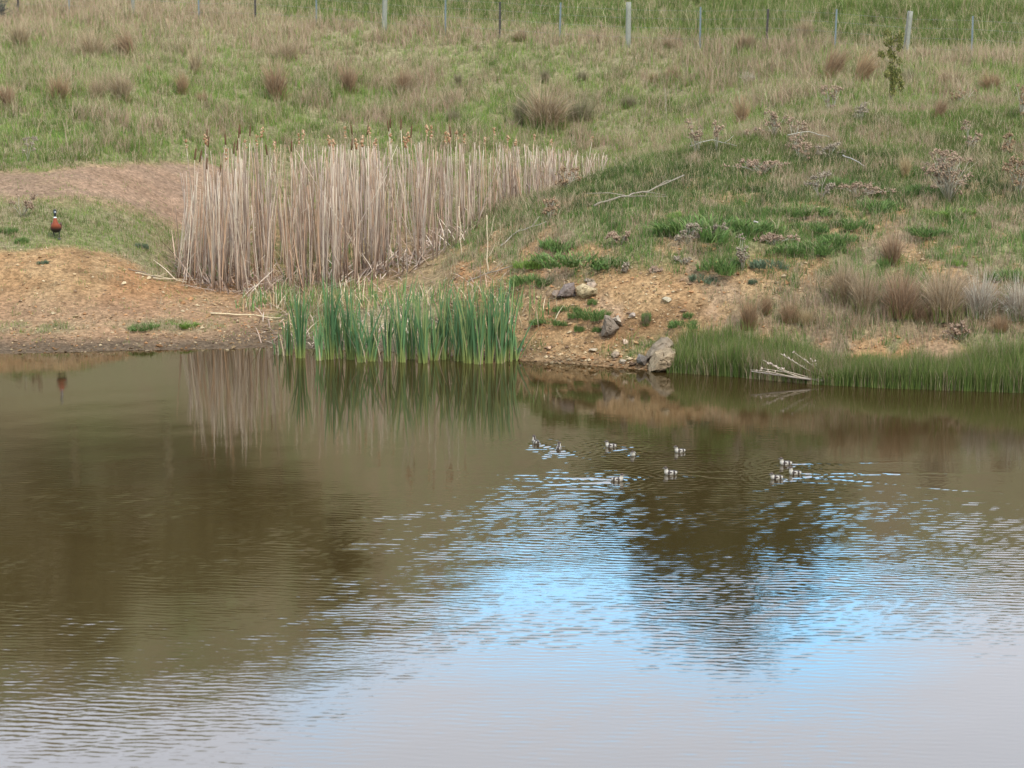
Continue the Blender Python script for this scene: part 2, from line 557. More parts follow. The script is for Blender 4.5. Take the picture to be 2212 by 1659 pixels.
def build_ground():
    def axis(segs):
        out = []
        for a, b, s in segs:
            out.append(np.arange(a, b, s))
        return np.concatenate(out + [np.array([segs[-1][1]])])
    xs = axis([(-420, -60, 20), (-60, -22, 2), (-22, -13, .3), (-13, 13, .1), (13, 22, .3), (22, 60, 2), (60, 420, 20)])
    ys = axis([(-60, 12, 4), (12, 35, 1), (35, 56, .1), (56, 92, .16), (92, 140, 1.5), (140, 262, 4), (262, 900, 60)])
    Xg, Yg = np.meshgrid(xs, ys, indexing='ij')
    Zg = ground_z(Xg, Yg)
    z = zones(Xg, Yg, Zg)
    sand = np.array([.25, .138, .062])
    pale = np.array([.285, .17, .08])
    pinkc = np.array([.235, .15, .10])
    soil = np.array([.17, .145, .065])
    drysoil = np.array([.25, .19, .105])
    mud = np.array([.085, .06, .038])
    hill = np.array([.185, .135, .078])
    c = soil + (drysoil - soil) * z['straw'][..., None]
    b = sand + (pale - sand) * sst(z['n2'] * .6 + z['n3'] * .4, .4, .68)[..., None]
    redder = sst(z['n1'], .5, .66)[..., None] * .6
    b = b * (1 - redder) + np.array([.27, .125, .052]) * redder
    b = b * (1 - .28 * sst(fbm(Xg * 1.1 + 60, Yg * 2.2, 5), .52, .68)[..., None]) + np.array([.012, .006, .004])
    low_l = ((1 - sst(z['px'], 560, 660)) * sst(z['py'], 610, 680))[..., None] * .6
    b = b * (1 - low_l) + np.array([.24, .145, .085]) * low_l
    b = b + (pinkc * (.72 + .55 * fbm(Xg * .9, Yg * 1.6 + 20, 4)[..., None]) - b) * z['pink'][..., None] * .9
    c = c + (b - c) * z['bare'][..., None]
    w = np.clip(z['wet'], 0, 1)[..., None] * (Zg < .35)[..., None]
    c = c + (mud - c) * w * .85
    far = sst(Yg, 88, 110)[..., None]
    c = c * (1 - far) + (hill * (.75 + .6 * (z['n1'][..., None] - .2)) + np.array([-.03, .01, -.01]) * sst(z['n2'], .5, .6)[..., None]) * far
    nx, ny = len(xs), len(ys)
    idx = np.arange(nx * ny).reshape(nx, ny)
    q = np.stack([idx[:-1, :-1], idx[1:, :-1], idx[1:, 1:], idx[:-1, 1:]], -1).reshape(-1, 4)
    mb = MB()
    mb.add(np.stack([Xg, Yg, Zg], -1).reshape(-1, 3), np.concatenate([q[:, [0, 1, 2]], q[:, [0, 2, 3]]]), c.reshape(-1, 3))
    m = bpy.data.materials.new('soil_and_turf')
    m.use_nodes = True
    nt = m.node_tree
    bs = nt.nodes['Principled BSDF']
    bs.inputs['Roughness'].default_value = .95
    bs.inputs['Specular IOR Level'].default_value = .02
    a = nt.nodes.new('ShaderNodeAttribute')
    a.attribute_name = 'col'
    t = nt.nodes.new('ShaderNodeTexCoord')
    n_a = nt.nodes.new('ShaderNodeTexNoise')
    n_a.inputs['Scale'].default_value = 7
    n_a.inputs['Detail'].default_value = 8
    n_a.inputs['Roughness'].default_value = .72
    vo = nt.nodes.new('ShaderNodeTexVoronoi')
    vo.inputs['Scale'].default_value = 22
    for n in (n_a, vo):
        nt.links.new(t.outputs['Object'], n.inputs['Vector'])
    mr = nt.nodes.new('ShaderNodeMapRange')
    for k, v in zip(('From Min', 'From Max', 'To Min', 'To Max'), (.3, .72, .55, 1.42)):
        mr.inputs[k].default_value = v
    nt.links.new(n_a.outputs['Fac'], mr.inputs['Value'])
    sepc = nt.nodes.new('ShaderNodeSeparateColor')
    nt.links.new(vo.outputs['Color'], sepc.inputs[0])
    mr2 = nt.nodes.new('ShaderNodeMapRange')
    for k, v in zip(('From Min', 'From Max', 'To Min', 'To Max'), (0, 1, .72, 1.3)):
        mr2.inputs[k].default_value = v
    nt.links.new(sepc.outputs[0], mr2.inputs['Value'])
    mul = nt.nodes.new('ShaderNodeMath')
    mul.operation = 'MULTIPLY'
    nt.links.new(mr.outputs[0], mul.inputs[0])
    nt.links.new(mr2.outputs[0], mul.inputs[1])
    vm = nt.nodes.new('ShaderNodeVectorMath')
    vm.operation = 'SCALE'
    nt.links.new(a.outputs['Color'], vm.inputs[0])
    nt.links.new(mul.outputs[0], vm.inputs['Scale'])
    nt.links.new(vm.outputs[0], bs.inputs['Base Color'])
    bp = nt.nodes.new('ShaderNodeBump')
    bp.inputs['Strength'].default_value = .9
    bp.inputs['Distance'].default_value = .09
    nt.links.new(n_a.outputs['Fac'], bp.inputs['Height'])
    nt.links.new(bp.outputs[0], bs.inputs['Normal'])
    tag(mb.build('ground', m), kind='structure')


build_ground()

# ------------------------------------------------------------------ ducklings' places (needed for their wakes)
#        picture x, waterline y, heading (0 = away from the viewer, 90 = to the right, 270 = to the left)
DUCKLINGS = [
    (1157, 958, 335, 'pale banded duckling at the head of the brood, swimming away near the reeds', 1.0),
    (1207, 971, 8, 'duckling seen from behind with dark nape stripe, second nearest the green reeds', .95),
    (1319, 966, 282, 'duckling facing the reeds, between the one seen from behind and the hunched one', 1.0),
    (1367, 984, 190, 'hunched white duckling with its head drawn in and no neck showing', .95),
    (1468, 977, 262, 'lone duckling directly below the pale shore boulder, side on', .95),
    (1697, 1004, 278, 'upper duckling of the trio at the far end of the brood, long thin wake', 1.05),
    (1448, 1025, 275, 'duckling alone in the middle of the brood, white breast turned to the reeds', 1.1),
    (1334, 1039, 92, 'only duckling swimming towards the rushes, wide rippling wake behind it', 1.0),
    (1677, 1035, 272, 'lowest duckling of the trio at the far end, head lowered', 1.05),
    (1717, 1025, 280, 'rearmost duckling of the trio, neck raised, trailing the longest wake', 1.05),
]


def water_at(px, py):
    x, y, z = ray(px, py)
    Y = -H * y / z
    return np.array([x / y * Y, Y, 0.0])


# ------------------------------------------------------------------ pond
def build_water():
    r2 = np.random.default_rng(3)
    us = np.concatenate([np.linspace(-3.0, -.3, 14), np.linspace(-.29, -.235, 12), np.linspace(-.233, .233, 520), np.linspace(.235, .29, 12), np.linspace(.3, 3.0, 14)])
    ys = np.concatenate([np.arange(1.0, 17.5, .5), np.arange(17.5, 19, .1), np.arange(19, 30, .017), np.arange(30, 41, .022), np.arange(41, 49, .3)])
    U, Yg = np.meshgrid(us, ys, indexing='ij')
    X = U * Yg
    Z = np.zeros_like(X)
    px, py = proj(X, Yg, Z)
    inner = sst(.236 - np.abs(U), 0, .01) * sst(Yg, 18.8, 19.3) * (1 - sst(Yg, 40.4, 40.9))
    # wind ripples: short crests running across the view, calm in the lee of the far bank
    lee = lerp_tab(px, [(0, 1040), (400, 1060), (900, 1010), (1300, 960), (1700, 1000), (2212, 1080)])
    env = .13 + .87 * sst(py, lee - 130, lee + 130)
    env *= 1 - .62 * sst(py, 1330, 1500) * (1 - .6 * np.exp(-((px - 150) / 260) ** 2))
    env *= .5 + 1.15 * sst(fbm(X * .4 + 3, Yg * .55, 4), .25, .75)
    hgt = np.zeros_like(X)
    for k in range(70):
        lam = .054 * (2.6 ** r2.random())
        th = r2.normal(0, .17) + .05
        kx, ky = 2 * math.pi / lam * math.sin(th), 2 * math.pi / lam * math.cos(th)
        slope = .0020 * (lam / .16) ** (-.15)
        hgt += slope * lam / (2 * math.pi) * np.sin(kx * X + ky * Yg + r2.uniform(0, 6.28))
    hgt *= env
    for k in range(16):
        lam = .5 * (3 ** r2.random())
        th = r2.normal(0, .5)
        kx, ky = 2 * math.pi / lam * math.sin(th), 2 * math.pi / lam * math.cos(th)
        hgt += .0006 * lam / (2 * math.pi) * np.sin(kx * X + ky * Yg + r2.uniform(0, 6.28)) * (.6 + .4 * env)
    # wakes of the ducklings
    for i, (dx, dy, hd, lab, sc) in enumerate(DUCKLINGS):
        p = water_at(dx, dy)
        a = math.radians(hd)
        f = np.array([math.sin(a), math.cos(a)])
        rx, ry = X - p[0], Yg - p[1]
        sback = -(rx * f[0] + ry * f[1])
        lat = rx * f[1] - ry * f[0]
        r = np.sqrt(rx ** 2 + ry ** 2)
        near = r < 4.5
        long = {5: 1.0, 9: 1.3, 7: .9, 8: .8, 6: .4, 0: .6, 1: .6}.get(i, .35)
        amp = {7: 1.5, 0: 1.3, 1: 1.3, 4: .5, 3: .8}.get(i, 1.0)
        wob = (fbm(X * 3.5 + i, Yg * 3.5, 3) - .5) * .16
        for sgn in (-1, 1):
            arm = np.abs(lat + wob - sgn * (.05 + .2 * np.maximum(sback, 0)))
            ridge_ = np.exp(-(arm / .05) ** 2) * sst(sback, -.08, .05) * np.exp(-np.maximum(sback, 0) / long)
            hgt += near * amp * .0042 * ridge_ * (.35 + 1.3 * vnoise(X * 4 + 3 * i, Yg * 4))
        fan = np.abs(lat) < (.09 + .26 * np.maximum(sback, 0))
        feather = np.sin(2 * math.pi * (sback + .6 * np.abs(lat)) / .13 + i) * np.exp(-np.maximum(sback, 0) / (long * .8)) * sst(sback, 0, .15) * sst(.09 + .26 * np.maximum(sback, 0) - np.abs(lat), 0, .06)
        hgt += near * fan * amp * .0010 * feather * (.2 + 1.6 * vnoise(X * 5 + 7 * i, Yg * 5))
        ring = np.sin(2 * math.pi * r / .12 + i * 1.7) * np.exp(-r / .33) * sst(r, .03, .12)
        hgt += near * amp * .0011 * ring
    # a broad patch of stirred water behind the brood and scattered dimples where they dabbled
    st = ell(px, py, 1200, 1045, 190, 40) + .6 * ell(px, py, 1180, 970, 120, 22)
    for k in range(10):
        th = r2.normal(0.05, .16)
        lam = r2.uniform(.09, .2)
        hgt += st * .0062 * lam / 6.28 * np.sin(2 * math.pi / lam * (math.sin(th) * X + math.cos(th) * Yg) + r2.uniform(0, 6))
    Z = hgt * inner
    nx, ny = len(us), len(ys)
    idx = np.arange(nx * ny).reshape(nx, ny)
    q = np.stack([idx[:-1, :-1], idx[1:, :-1], idx[1:, 1:], idx[:-1, 1:]], -1).reshape(-1, 4)
    mb = MB()
    mb.add(np.stack([X, Yg, Z], -1).reshape(-1, 3), np.concatenate([q[:, [0, 1, 2]], q[:, [0, 2, 3]]]), np.array([.06, .045, .018]))
    m = bpy.data.materials.new('pond_water')
    m.use_nodes = True
    nt = m.node_tree
    b = nt.nodes['Principled BSDF']
    b.inputs['Base Color'].default_value = (.028, .0165, .0052, 1)
    b.inputs['Roughness'].default_value = .03
    b.inputs['IOR'].default_value = 1.8
    b.inputs['Specular IOR Level'].default_value = .5
    t = nt.nodes.new('ShaderNodeTexCoord')
    mp_ = nt.nodes.new('ShaderNodeMapping')
    mp_.inputs['Scale'].default_value = (5, 16, 1)
    mp_.inputs['Rotation'].default_value = (0, 0, .05)
    n = nt.nodes.new('ShaderNodeTexNoise')
    n.inputs['Scale'].default_value = 1
    n.inputs['Detail'].default_value = 3
    nt.links.new(t.outputs['Object'], mp_.inputs[0])
    nt.links.new(mp_.outputs[0], n.inputs['Vector'])
    bp = nt.nodes.new('ShaderNodeBump')
    bp.inputs['Strength'].default_value = 1.0
    bp.inputs['Distance'].default_value = .0006
    nt.links.new(n.outputs['Fac'], bp.inputs['Height'])
    nt.links.new(bp.outputs[0], b.inputs['Normal'])
    tag(mb.build('pond_water', m), kind='structure')


build_water()

# ------------------------------------------------------------------ grass (uncountable)
GREENS = np.array([[.125, .195, .03], [.10, .175, .03], [.155, .21, .038], [.085, .155, .028], [.18, .21, .045]])
STRAWS = np.array([[.36, .275, .155], [.31, .22, .125], [.42, .33, .20], [.28, .185, .11], [.35, .24, .16]])
PINKS = np.array([[.33, .21, .14], [.28, .17, .11], [.38, .26, .18]])


def scatter(n, y0, y1, u0, u1):
    Y = np.sqrt(rng.uniform(y0 ** 2, y1 ** 2, n))
    return rng.uniform(u0, u1, n) * Y, Y


def grass_field(mb, n, y0, y1, u0, u1, per=7, spread=.06, lscale=1.0, width=.009, hold=None, floor=0.0):
    X, Y = scatter(n // per, y0, y1, u0, u1)
    Z = ground_z(X, Y)
    z = zones(X, Y, Z)
    cover = np.clip(1 - z['bare'] * 1.08, floor, 1) * (Z > .06)
    cover *= .35 + .65 * sst(z['n3'] * .5 + z['n2'] * .5, .3, .5)
    if hold is not None:
        cover = cover * hold(z, X, Y)
    k = rng.random(len(X)) < cover
    X, Y = X[k], Y[k]
    z = {a: b[k] for a, b in z.items()}
    tl = z['len'] * lscale * rng.uniform(.55, 1.5, len(X)) * np.where(rng.random(len(X)) < .06, 1.8, 1)
    is_st = rng.random(len(X)) < z['straw']
    rep = lambda a: np.repeat(a, per)
    N = len(X) * per
    Xb, Yb = rep(X) + rng.normal(0, spread, N), rep(Y) + rng.normal(0, spread, N)
    Zb = ground_z(Xb, Yb) - .01
    st = rep(is_st) ^ (rng.random(N) < .16)
    gi, si = rng.integers(0, len(GREENS), N), rng.integers(0, len(STRAWS), N)
    lush = rep(sst(z['n2'] + .3 * z['beyond'], .35, .75))[:, None]
    g = GREENS[gi] * (1.08 - .5 * lush) * rng.uniform(.75, 1.25, (N, 1))
    g = g * (1 - .5 * rep(z['bank'])[:, None] * .5) + np.array([-.012, .004, .004]) * rep(z['bank'])[:, None]
    s = STRAWS[si] * rng.uniform(.72, 1.1, (N, 1)) * (.82 + .36 * rep(z['n3'])[:, None])
    pk = (rng.random(N) < rep(z['pink']))[:, None]
    s = np.where(pk, PINKS[rng.integers(0, 3, N)], s)
    g = g * (1 - .36 * rep(z['lush_bank'])[:, None])
    c = np.where(st[:, None], s, g)
    tip = c * .82 + np.array([.3, .25, .13]) * .18
    h = rep(tl) * rng.uniform(.5, 1.15, N) * np.where(st, 1.15, 1)
    mb.blades(np.stack([Xb, Yb, Zb], 1), h, width * rng.uniform(.6, 1.3, N), rng.uniform(0, math.pi, N), rng.uniform(.1, .75, N), rng.uniform(0, 2 * math.pi, N), np.clip(c, .005, 1), np.clip(tip, .005, 1))


mb = MB()
grass_field(mb, 330000, 51, 70, -.245, .245, width=.011)
grass_field(mb, 200000, 70, 84, -.245, .245, width=.013)
mb_far = mb
tag(mb.build('paddock_grass', M_GRASS), 'mixed green and straw coloured pasture grass covering the paddock slope', 'grass', kind='stuff')

mb = MB()
grass_field(mb, 480000, 37.2, 54, -.03, .245, per=9, spread=.05, width=.008, hold=lambda z, X, Y: 1.0 * (z['px'] > 930))
grass_field(mb, 110000, 39.8, 53, -.245, -.08, per=8, spread=.045, width=.007, floor=.03)
grass_field(mb, 80000, 39.5, 57, -.245, .245, per=3, spread=.03, lscale=.5, width=.010, floor=.3, hold=lambda z, X, Y: 1.0 * (z['bare'] > .25))
tag(mb.build('bank_grass', M_GRASS), 'short tufty green grass on the earth bank and the sandy spit', 'grass', kind='stuff')

# tall rushes fringing the water on the right bank
mb = MB()
n = 26000
pxr = 1440 + 790 * rng.random(n)
sh = np.array([water_at(p, lerp_tab(p, [(1400, 792), (1450, 800), (1600, 808), (1850, 829), (2212, 842), (2400, 845)]))[1] for p in pxr])
deep = lerp_tab(pxr, [(1440, .35), (1480, .8), (1560, .95), (1700, .9), (1800, .6), (1950, .55), (2050, .75), (2240, .9)])
fxx = np.arange(1400, 2320, 20)
fsh = []
for p_ in fxx:
    yy = np.arange(34, 42, .02)
    rx_, ry_, _ = ray(p_, 815)
    fsh.append(yy[np.argmax(ground_z(rx_ / ry_ * yy, yy) > 0.0)])
sh = np.interp(pxr, fxx, fsh)
Yr = sh - .12 + deep * rng.random(n) ** 1.1
Xr = np.array([(p - CX) for p in pxr]) / F * Yr * 1.0 * 1.0
xc = (pxr - CX) / F
Xr = xc / (cp + ((CY - 800) / F) * sp) * Yr
Zr = ground_z(Xr, Yr)
tall = lerp_tab(pxr, [(1440, .25), (1470, .5), (1560, .58), (1700, .5), (1790, .4), (1930, .42), (2040, .52), (2240, .62)]) * (.5 + 1.0 * fbm(Xr * 1.4, Yr * 1.4, 4))
tall *= 1 - .45 * np.clip((Yr - sh) / deep, 0, 1) * rng.random(n)
gr = np.array([[.10, .14, .03], [.125, .165, .04], [.08, .12, .03], [.155, .17, .05]])[rng.integers(0, 4, n)] * rng.uniform(.8, 1.2, (n, 1))
dry = rng.random(n) < .12 + .38 * sst(fbm(Xr * .9, Yr * 1.5, 3), .48, .66)
gr[dry] = STRAWS[rng.integers(0, 5, dry.sum())] * .85
mb.blades(np.stack([Xr, Yr, np.maximum(Zr, -.06) - .02], 1), tall * rng.uniform(.55, 1.2, n), .009 * rng.uniform(.6, 1.3, n), rng.uniform(0, 3.14, n), rng.uniform(.03, .38, n), rng.uniform(0, 6.28, n), gr, gr * .8 + np.array([.2, .19, .07]) * .2)
tag(mb.build('rushes', M_GRASS), 'dense upright dark green rushes fringing the water under the right bank', 'rushes', kind='stuff')

# gravel
mb = MB()
X, Y = scatter(130000, 38.0, 50, -.22, .24)
Z = ground_z(X, Y)
z = zones(X, Y, Z)
want = z['bare'] * (z['px'] > 960) * (.55 + .45 * (z['py'] > 560)) + (z['px'] < 700) * z['spit'] * (.22 + .3 * (Z < .4)) + (Z < .25) * (z['px'] > 1030) * (z['px'] < 1460) * .9
k = (rng.random(len(X)) < want * .36) & (Z > -.02)
X, Y, Z = X[k], Y[k], Z[k]
n = len(X)
r = .012 + .022 * rng.random(n) ** 3 + .03 * (rng.random(n) < .03)
shore_big = (Z < .3) & (X > -.5) & (rng.random(n) < .35)
r = np.where(shore_big, r * 1.35, r)
pc = np.array([[.34, .22, .115], [.28, .16, .075], [.38, .27, .155], [.18, .11, .065], [.31, .155, .07], [.23, .15, .10]])[rng.integers(0, 5, n)] * rng.uniform(.75, 1.1, (n, 1))
pc = np.where((Z < .05)[:, None], pc * np.array([.55, .55, .55]), pc)
mb.blobs(np.stack([X, Y, Z + r * .25], 1), np.stack([r * 1.15, r * 1.0, r * .65], 1), pc, .3)
tag(mb.build('gravel', M_ROCK, smooth=False), 'loose pale tan and orange pebbles strewn over the bare bank', 'gravel', kind='stuff')


# ------------------------------------------------------------------ tussocks, weeds, thistles
def frame_at(px, py):
    p = on_ground(px, py)
    return p, F / (p[1] * cp - (p[2] - H) * sp)              # point on the ground, picture px per metre there


def tussock_mesh(name, n, rad, hgt, cols, spread=.5, lean_bias=0.0, w=.009, droop=.4):
    mb = MB()
    a = rng.uniform(0, 2 * math.pi, n)
    q = rng.random(n) ** .7 * rad
    P = np.stack([np.cos(a) * q, np.sin(a) * q, np.full(n, -.02)], 1)
    az = a + rng.normal(0, .7, n)
    lean = np.clip(rng.uniform(.02, spread, n) * (.4 + .8 * q / rad) + np.abs(rng.normal(0, .06, n)), 0, .95)
    if lean_bias:
        # wind-blown: bend the whole tuft to one side
        vx = np.cos(az) * lean + lean_bias
        vy = np.sin(az) * lean
        az, lean = np.arctan2(vy, vx), np.clip(np.hypot(vx, vy), 0, .95)
    c = np.array(cols)[rng.integers(0, len(cols), n)] * rng.uniform(.7, 1.25, (n, 1))
    h = hgt * np.clip(rng.gamma(9, .075, n), .25, 1.15)
    mb.arcs(P, h, w * rng.uniform(.6, 1.3, n), rng.uniform(0, math.pi, n), lean, az, c, c * .8 + np.array([.36, .28, .2]) * .2, droop)
    # green leaves and short litter round the foot
    m = n // 3
    a = rng.uniform(0, 2 * math.pi, m)
    q = np.sqrt(rng.random(m)) * (rad * 1.3 + .08)
    P = np.stack([np.cos(a) * q, np.sin(a) * q, np.full(m, -.02)], 1)
    g = GREENS[rng.integers(0, len(GREENS), m)] * .85
    dry = rng.random(m) < .55
    g[dry] = np.array(cols)[rng.integers(0, len(cols), dry.sum())]
    mb.blades(P, hgt * rng.uniform(.12, .42, m), w * 1.1, rng.uniform(0, 3.14, m), rng.uniform(.1, .85, m), a + rng.normal(0, .8, m), g)
    return mb.mesh(name, M_GRASS)


BROWN = [(.23, .125, .065), (.28, .165, .09), (.18, .10, .055), (.32, .205, .12)]
PINKB = [(.34, .23, .13), (.28, .185, .10), (.40, .29, .18), (.22, .145, .08)]
RUST = [(.30, .17, .085), (.25, .14, .07), (.34, .21, .11), (.2, .125, .065)]
PALE = [(.42, .34, .255), (.36, .28, .2), (.47, .40, .31), (.28, .2, .13)]
DULL = [(.15, .125, .06), (.2, .15, .085), (.12, .12, .05), (.23, .17, .1)]
GOLD = [(.42, .3, .15), (.36, .25, .12), (.3, .2, .1)]
TM = {}
for nm, cols in (('brown', BROWN), ('pink', PINKB), ('rust', RUST), ('pale', PALE), ('dull', DULL), ('gold', GOLD)):
    TM[nm, 'upright'] = tussock_mesh('tussock', 520, .11, 1.0, cols, .42)
    TM[nm, 'wide'] = tussock_mesh('tussock', 640, .32, 1.0, cols, .75)
    TM[nm, 'narrow'] = tussock_mesh('tussock', 330, .07, 1.0, cols, .26)
    TM[nm, 'lean'] = tussock_mesh('tussock', 560, .13, 1.0, cols, .3, .38)
    TM[nm, 'mop'] = tussock_mesh('tussock', 860, .20, 1.0, cols, .8, .07, .009, .55)
# x, y of the foot, height in picture px, colour, shape, spread, label
T = [
    (200, 123, 62, 'pink', 'wide', .8, 'pale pinkish tussock with a green foot, beside the dark tussock that leans over'),
    (280, 125, 62, 'brown', 'lean', -1.0, 'dark brown tussock leaning sideways, the tallest close below the last grey fence post'),
    (43, 105, 58, 'pink', 'upright', 1.0, 'faint pink tussock under the dark twiggy bush in the corner'),
    (422, 161, 48, 'pink', 'narrow', 1.2, 'slim greyish tussock standing alone above the rust coloured pair'),
    (130, 218, 58, 'rust', 'mop', .75, 'round orange and brown tussock with a green skirt near the photo edge'),
    (212, 214, 52, 'pink', 'wide', .6, 'soft pale pink tussock directly beside the round orange one'),
    (263, 221, 66, 'pink', 'upright', 1.0, 'tall thin pink tussock, wispy, between the round orange one and the rust pair'),
    (394, 204, 42, 'rust', 'upright', .9, 'small rust red tussock with a pointed top, above a flat orange mat'),
    (437, 218, 20, 'rust', 'wide', 1.0, 'flat orange mat of dead grass next to the pointed rust tussock'),
    (597, 217, 80, 'brown', 'upright', .9, 'tall narrow brown tussock with rusty foot, the most conspicuous above the cattail heads'),
    (14, 238, 58, 'brown', 'upright', 1.0, 'dark brown tussock cut by the photo edge, above the bare path'),
    (614, 131, 48, 'pink', 'wide', .9, 'broad thin pink tussock below the dark fence post'),
    (687, 201, 34, 'dull', 'wide', .8, 'low olive tussock just beside the tall narrow brown one'),
    (320, 158, 18, 'brown', 'upright', .8, 'tiny dark tuft in the open grass, the smallest of all'),
    (753, 201, 60, 'brown', 'upright', 1.0, 'dark upright tussock below the thick pale fence post'),
    (873, 204, 58, 'brown', 'mop', .6, 'bushy brown tussock below the grey steel post'),
    (990, 191, 32, 'dull', 'narrow', 1.2, 'small slim tuft between the bushy brown tussock and the big paired one'),
    (1125, 268, 56, 'dull', 'upright', .9, 'dark olive tussock touching the largest pinkish one above the cattails'),
    (1180, 274, 92, 'pink', 'mop', .95, 'largest pinkish brown tussock of the paddock, rising behind the dead cattails'),
    (1252, 262, 56, 'dull', 'wide', .8, 'dull brown tussock on the bank side of the largest pinkish one'),
    (1178, 181, 34, 'dull', 'upright', .9, 'brownish tuft standing straight above the largest tussock'),
    (1258, 174, 24, 'dull', 'wide', .8, 'low faint tuft on open grass above the dull brown tussock'),
    (1412, 178, 20, 'rust', 'wide', .9, 'low rust tuft, smaller of the two below the weathered wooden post'),
    (1452, 174, 32, 'brown', 'wide', .8, 'brown tuft, larger of the two below the weathered wooden post'),
    (981, 262, 28, 'dull', 'wide', .8, 'dark green and brown tuft just above the cattail heads'),
    (1358, 231, 28, 'dull', 'wide', .9, 'olive tuft beside two dry stalks in the middle of the grass'),
    (1122, 88, 24, 'pink', 'mop', 1.3, 'low pink mound of dead grass at the foot of the dark iron post'),
    (1302, 92, 20, 'pink', 'mop', 1.3, 'low pink mound against the weathered wooden post'),
    (1445, 104, 26, 'pink', 'mop', 1.2, 'pink mound just past the weathered wooden post'),
    (918, 72, 24, 'pink', 'mop', 1.2, 'pink mound between the thick pale post and the grey steel post'),
    (1608, 108, 42, 'pink', 'mop', 1.2, 'peaked pink mound spread against the thin dark post'),
    (1792, 174, 78, 'brown', 'lean', 1.0, 'leaning brown tussock, paler of the two slanting ones near the sapling'),
    (1857, 181, 72, 'rust', 'lean', 1.0, 'leaning rust red tussock right beside the sapling'),
    (2055, 194, 60, 'pink', 'wide', .9, 'broad pinkish tussock past the sapling'),
    (2139, 198, 44, 'rust', 'mop', 1.0, 'squat rusty tussock beyond the sapling, nearest the photo edge'),
    (1738, 90, 52, 'pink', 'upright', 1.1, 'pinkish straw tussock on the fence line between two thin posts'),
    (1602, 274, 62, 'rust', 'narrow', 1.1, 'slim rust tussock under a dead thistle top on the bank crest'),
    (1632, 231, 28, 'dull', 'upright', .8, 'small dark green tuft next to the slim rust tussock'),
    (1615, 181, 26, 'pale', 'wide', .8, 'pale wispy tuft in the grass above the small dark green tuft'),
    (2025, 258, 50, 'brown', 'lean', .9, 'dark red brown tussock slanting out of a hollow in the bank crest'),
    (1962, 181, 34, 'dull', 'wide', .8, 'olive tuft at the foot of the leaning grey post behind the sapling'),
    (1995, 128, 26, 'pink', 'mop', 1.2, 'pink mound at the leaning grey post'),
    (1955, 385, 46, 'gold', 'narrow', 1.2, 'golden tuft of straight straws on the upper bank, above bare soil'),
    (1822, 652, 96, 'pink', 'mop', .62, 'tall brown mop of dry grass at the start of the row above the rushes'),
    (1866, 674, 94, 'pink', 'mop', .58, 'greyish brown mop of dry grass, second in the row above the rushes'),
    (1946, 683, 100, 'brown', 'mop', .75, 'darkest and reddest mop of dry grass in the row above the rushes'),
    (2039, 689, 115, 'pink', 'mop', .72, 'tallest mop of dry grass in the row above the rushes, pale on top'),
    (2116, 684, 92, 'pale', 'mop', .72, 'silvery grey mop of dry grass with a brown foot'),
    (2203, 690, 90, 'pale', 'mop', .75, 'silvery grey mop of dry grass cut by the photo edge'),
    (1927, 572, 64, 'brown', 'upright', 1.1, 'dark brown tussock by itself higher on the bank than the row'),
    (1618, 712, 66, 'rust', 'upright', .9, 'rust tussock at the upper edge of the rushes, closest to the shore boulder'),
    (1655, 680, 42, 'rust', 'upright', .9, 'short rust tuft just above the rushes'),
    (1707, 695, 46, 'rust', 'wide', .75, 'broad rust tuft between the short rust tuft and the tall brown mop'),
    (1743, 704, 36, 'gold', 'wide', .8, 'spidery straw tuft lying at the upper edge of the rushes'),
    (1995, 697, 44, 'brown', 'wide', .8, 'low brown tuft filling the gap under the darkest mop'),
    (2160, 717, 36, 'rust', 'wide', .8, 'low rusty tuft below the silvery mops'),
    (1395, 704, 26, 'dull', 'mop', .6, 'small green and brown tuft on the gravel above the shore boulder'),
]
T_SLIM = {'narrow', 'upright'}
for (px, py, hp, colr, shp, spr, lab) in T:
    p, s = frame_at(px, py)
    hm = hp / s * 1.25
    o = bpy.data.objects.new('grass_tussock', TM[colr, shp])
    COL.objects.link(o)
    o.location = p
    if shp == 'lean':
        o.rotation_euler = (0, 0, math.pi if spr < 0 else 0)
        o.scale = (hm * abs(spr), hm * abs(spr), hm)
    else:
        o.rotation_euler = (0, 0, random.uniform(0, 6.28))
        o.scale = (hm * spr * 1.2, hm * spr * 1.2, hm)
    tag(o, lab, 'grass tussock', 'dry grass tussocks of the paddock and bank')


# green weed clumps
def weed_mesh(name, n, cols, flat=.8):
    mb = MB()
    n = int(n * 1.7)
    lobes = np.array([[0, 0, .5]] + [[rng.uniform(.4, 1.0) * math.cos(t), rng.uniform(.4, 1.0) * math.sin(t), rng.uniform(.12, .36)] for t in rng.uniform(0, 6.28, 9)])
    li = rng.integers(0, len(lobes), n)
    a = rng.uniform(0, 2 * math.pi, n)
    q = np.sqrt(rng.random(n)) * lobes[li, 2]
    lx, ly = lobes[li, 0] + np.cos(a) * q, lobes[li, 1] + np.sin(a) * q
    a, q = np.arctan2(ly, lx), np.hypot(lx, ly)
    hump = (fbm(np.cos(a) * q * 1.8 + 5, np.sin(a) * q * 1.8 + len(name) + n * .013, 3) - .3)
    P = np.stack([np.cos(a) * q, np.sin(a) * q, np.clip(.5 * (1 - q ** 2) * (.3 + hump), 0, 1) * rng.random(n)], 1)
    c = np.array(cols)[rng.integers(0, len(cols), n)] * rng.uniform(.7, 1.25, (n, 1))
    mb.blades(P, rng.uniform(.16, .5, n), rng.uniform(.025, .06, n), rng.uniform(0, math.pi, n), rng.uniform(.2, flat, n), a + rng.normal(0, .9, n), c, c * 1.08)
    return mb.mesh(name, M_LEAF)


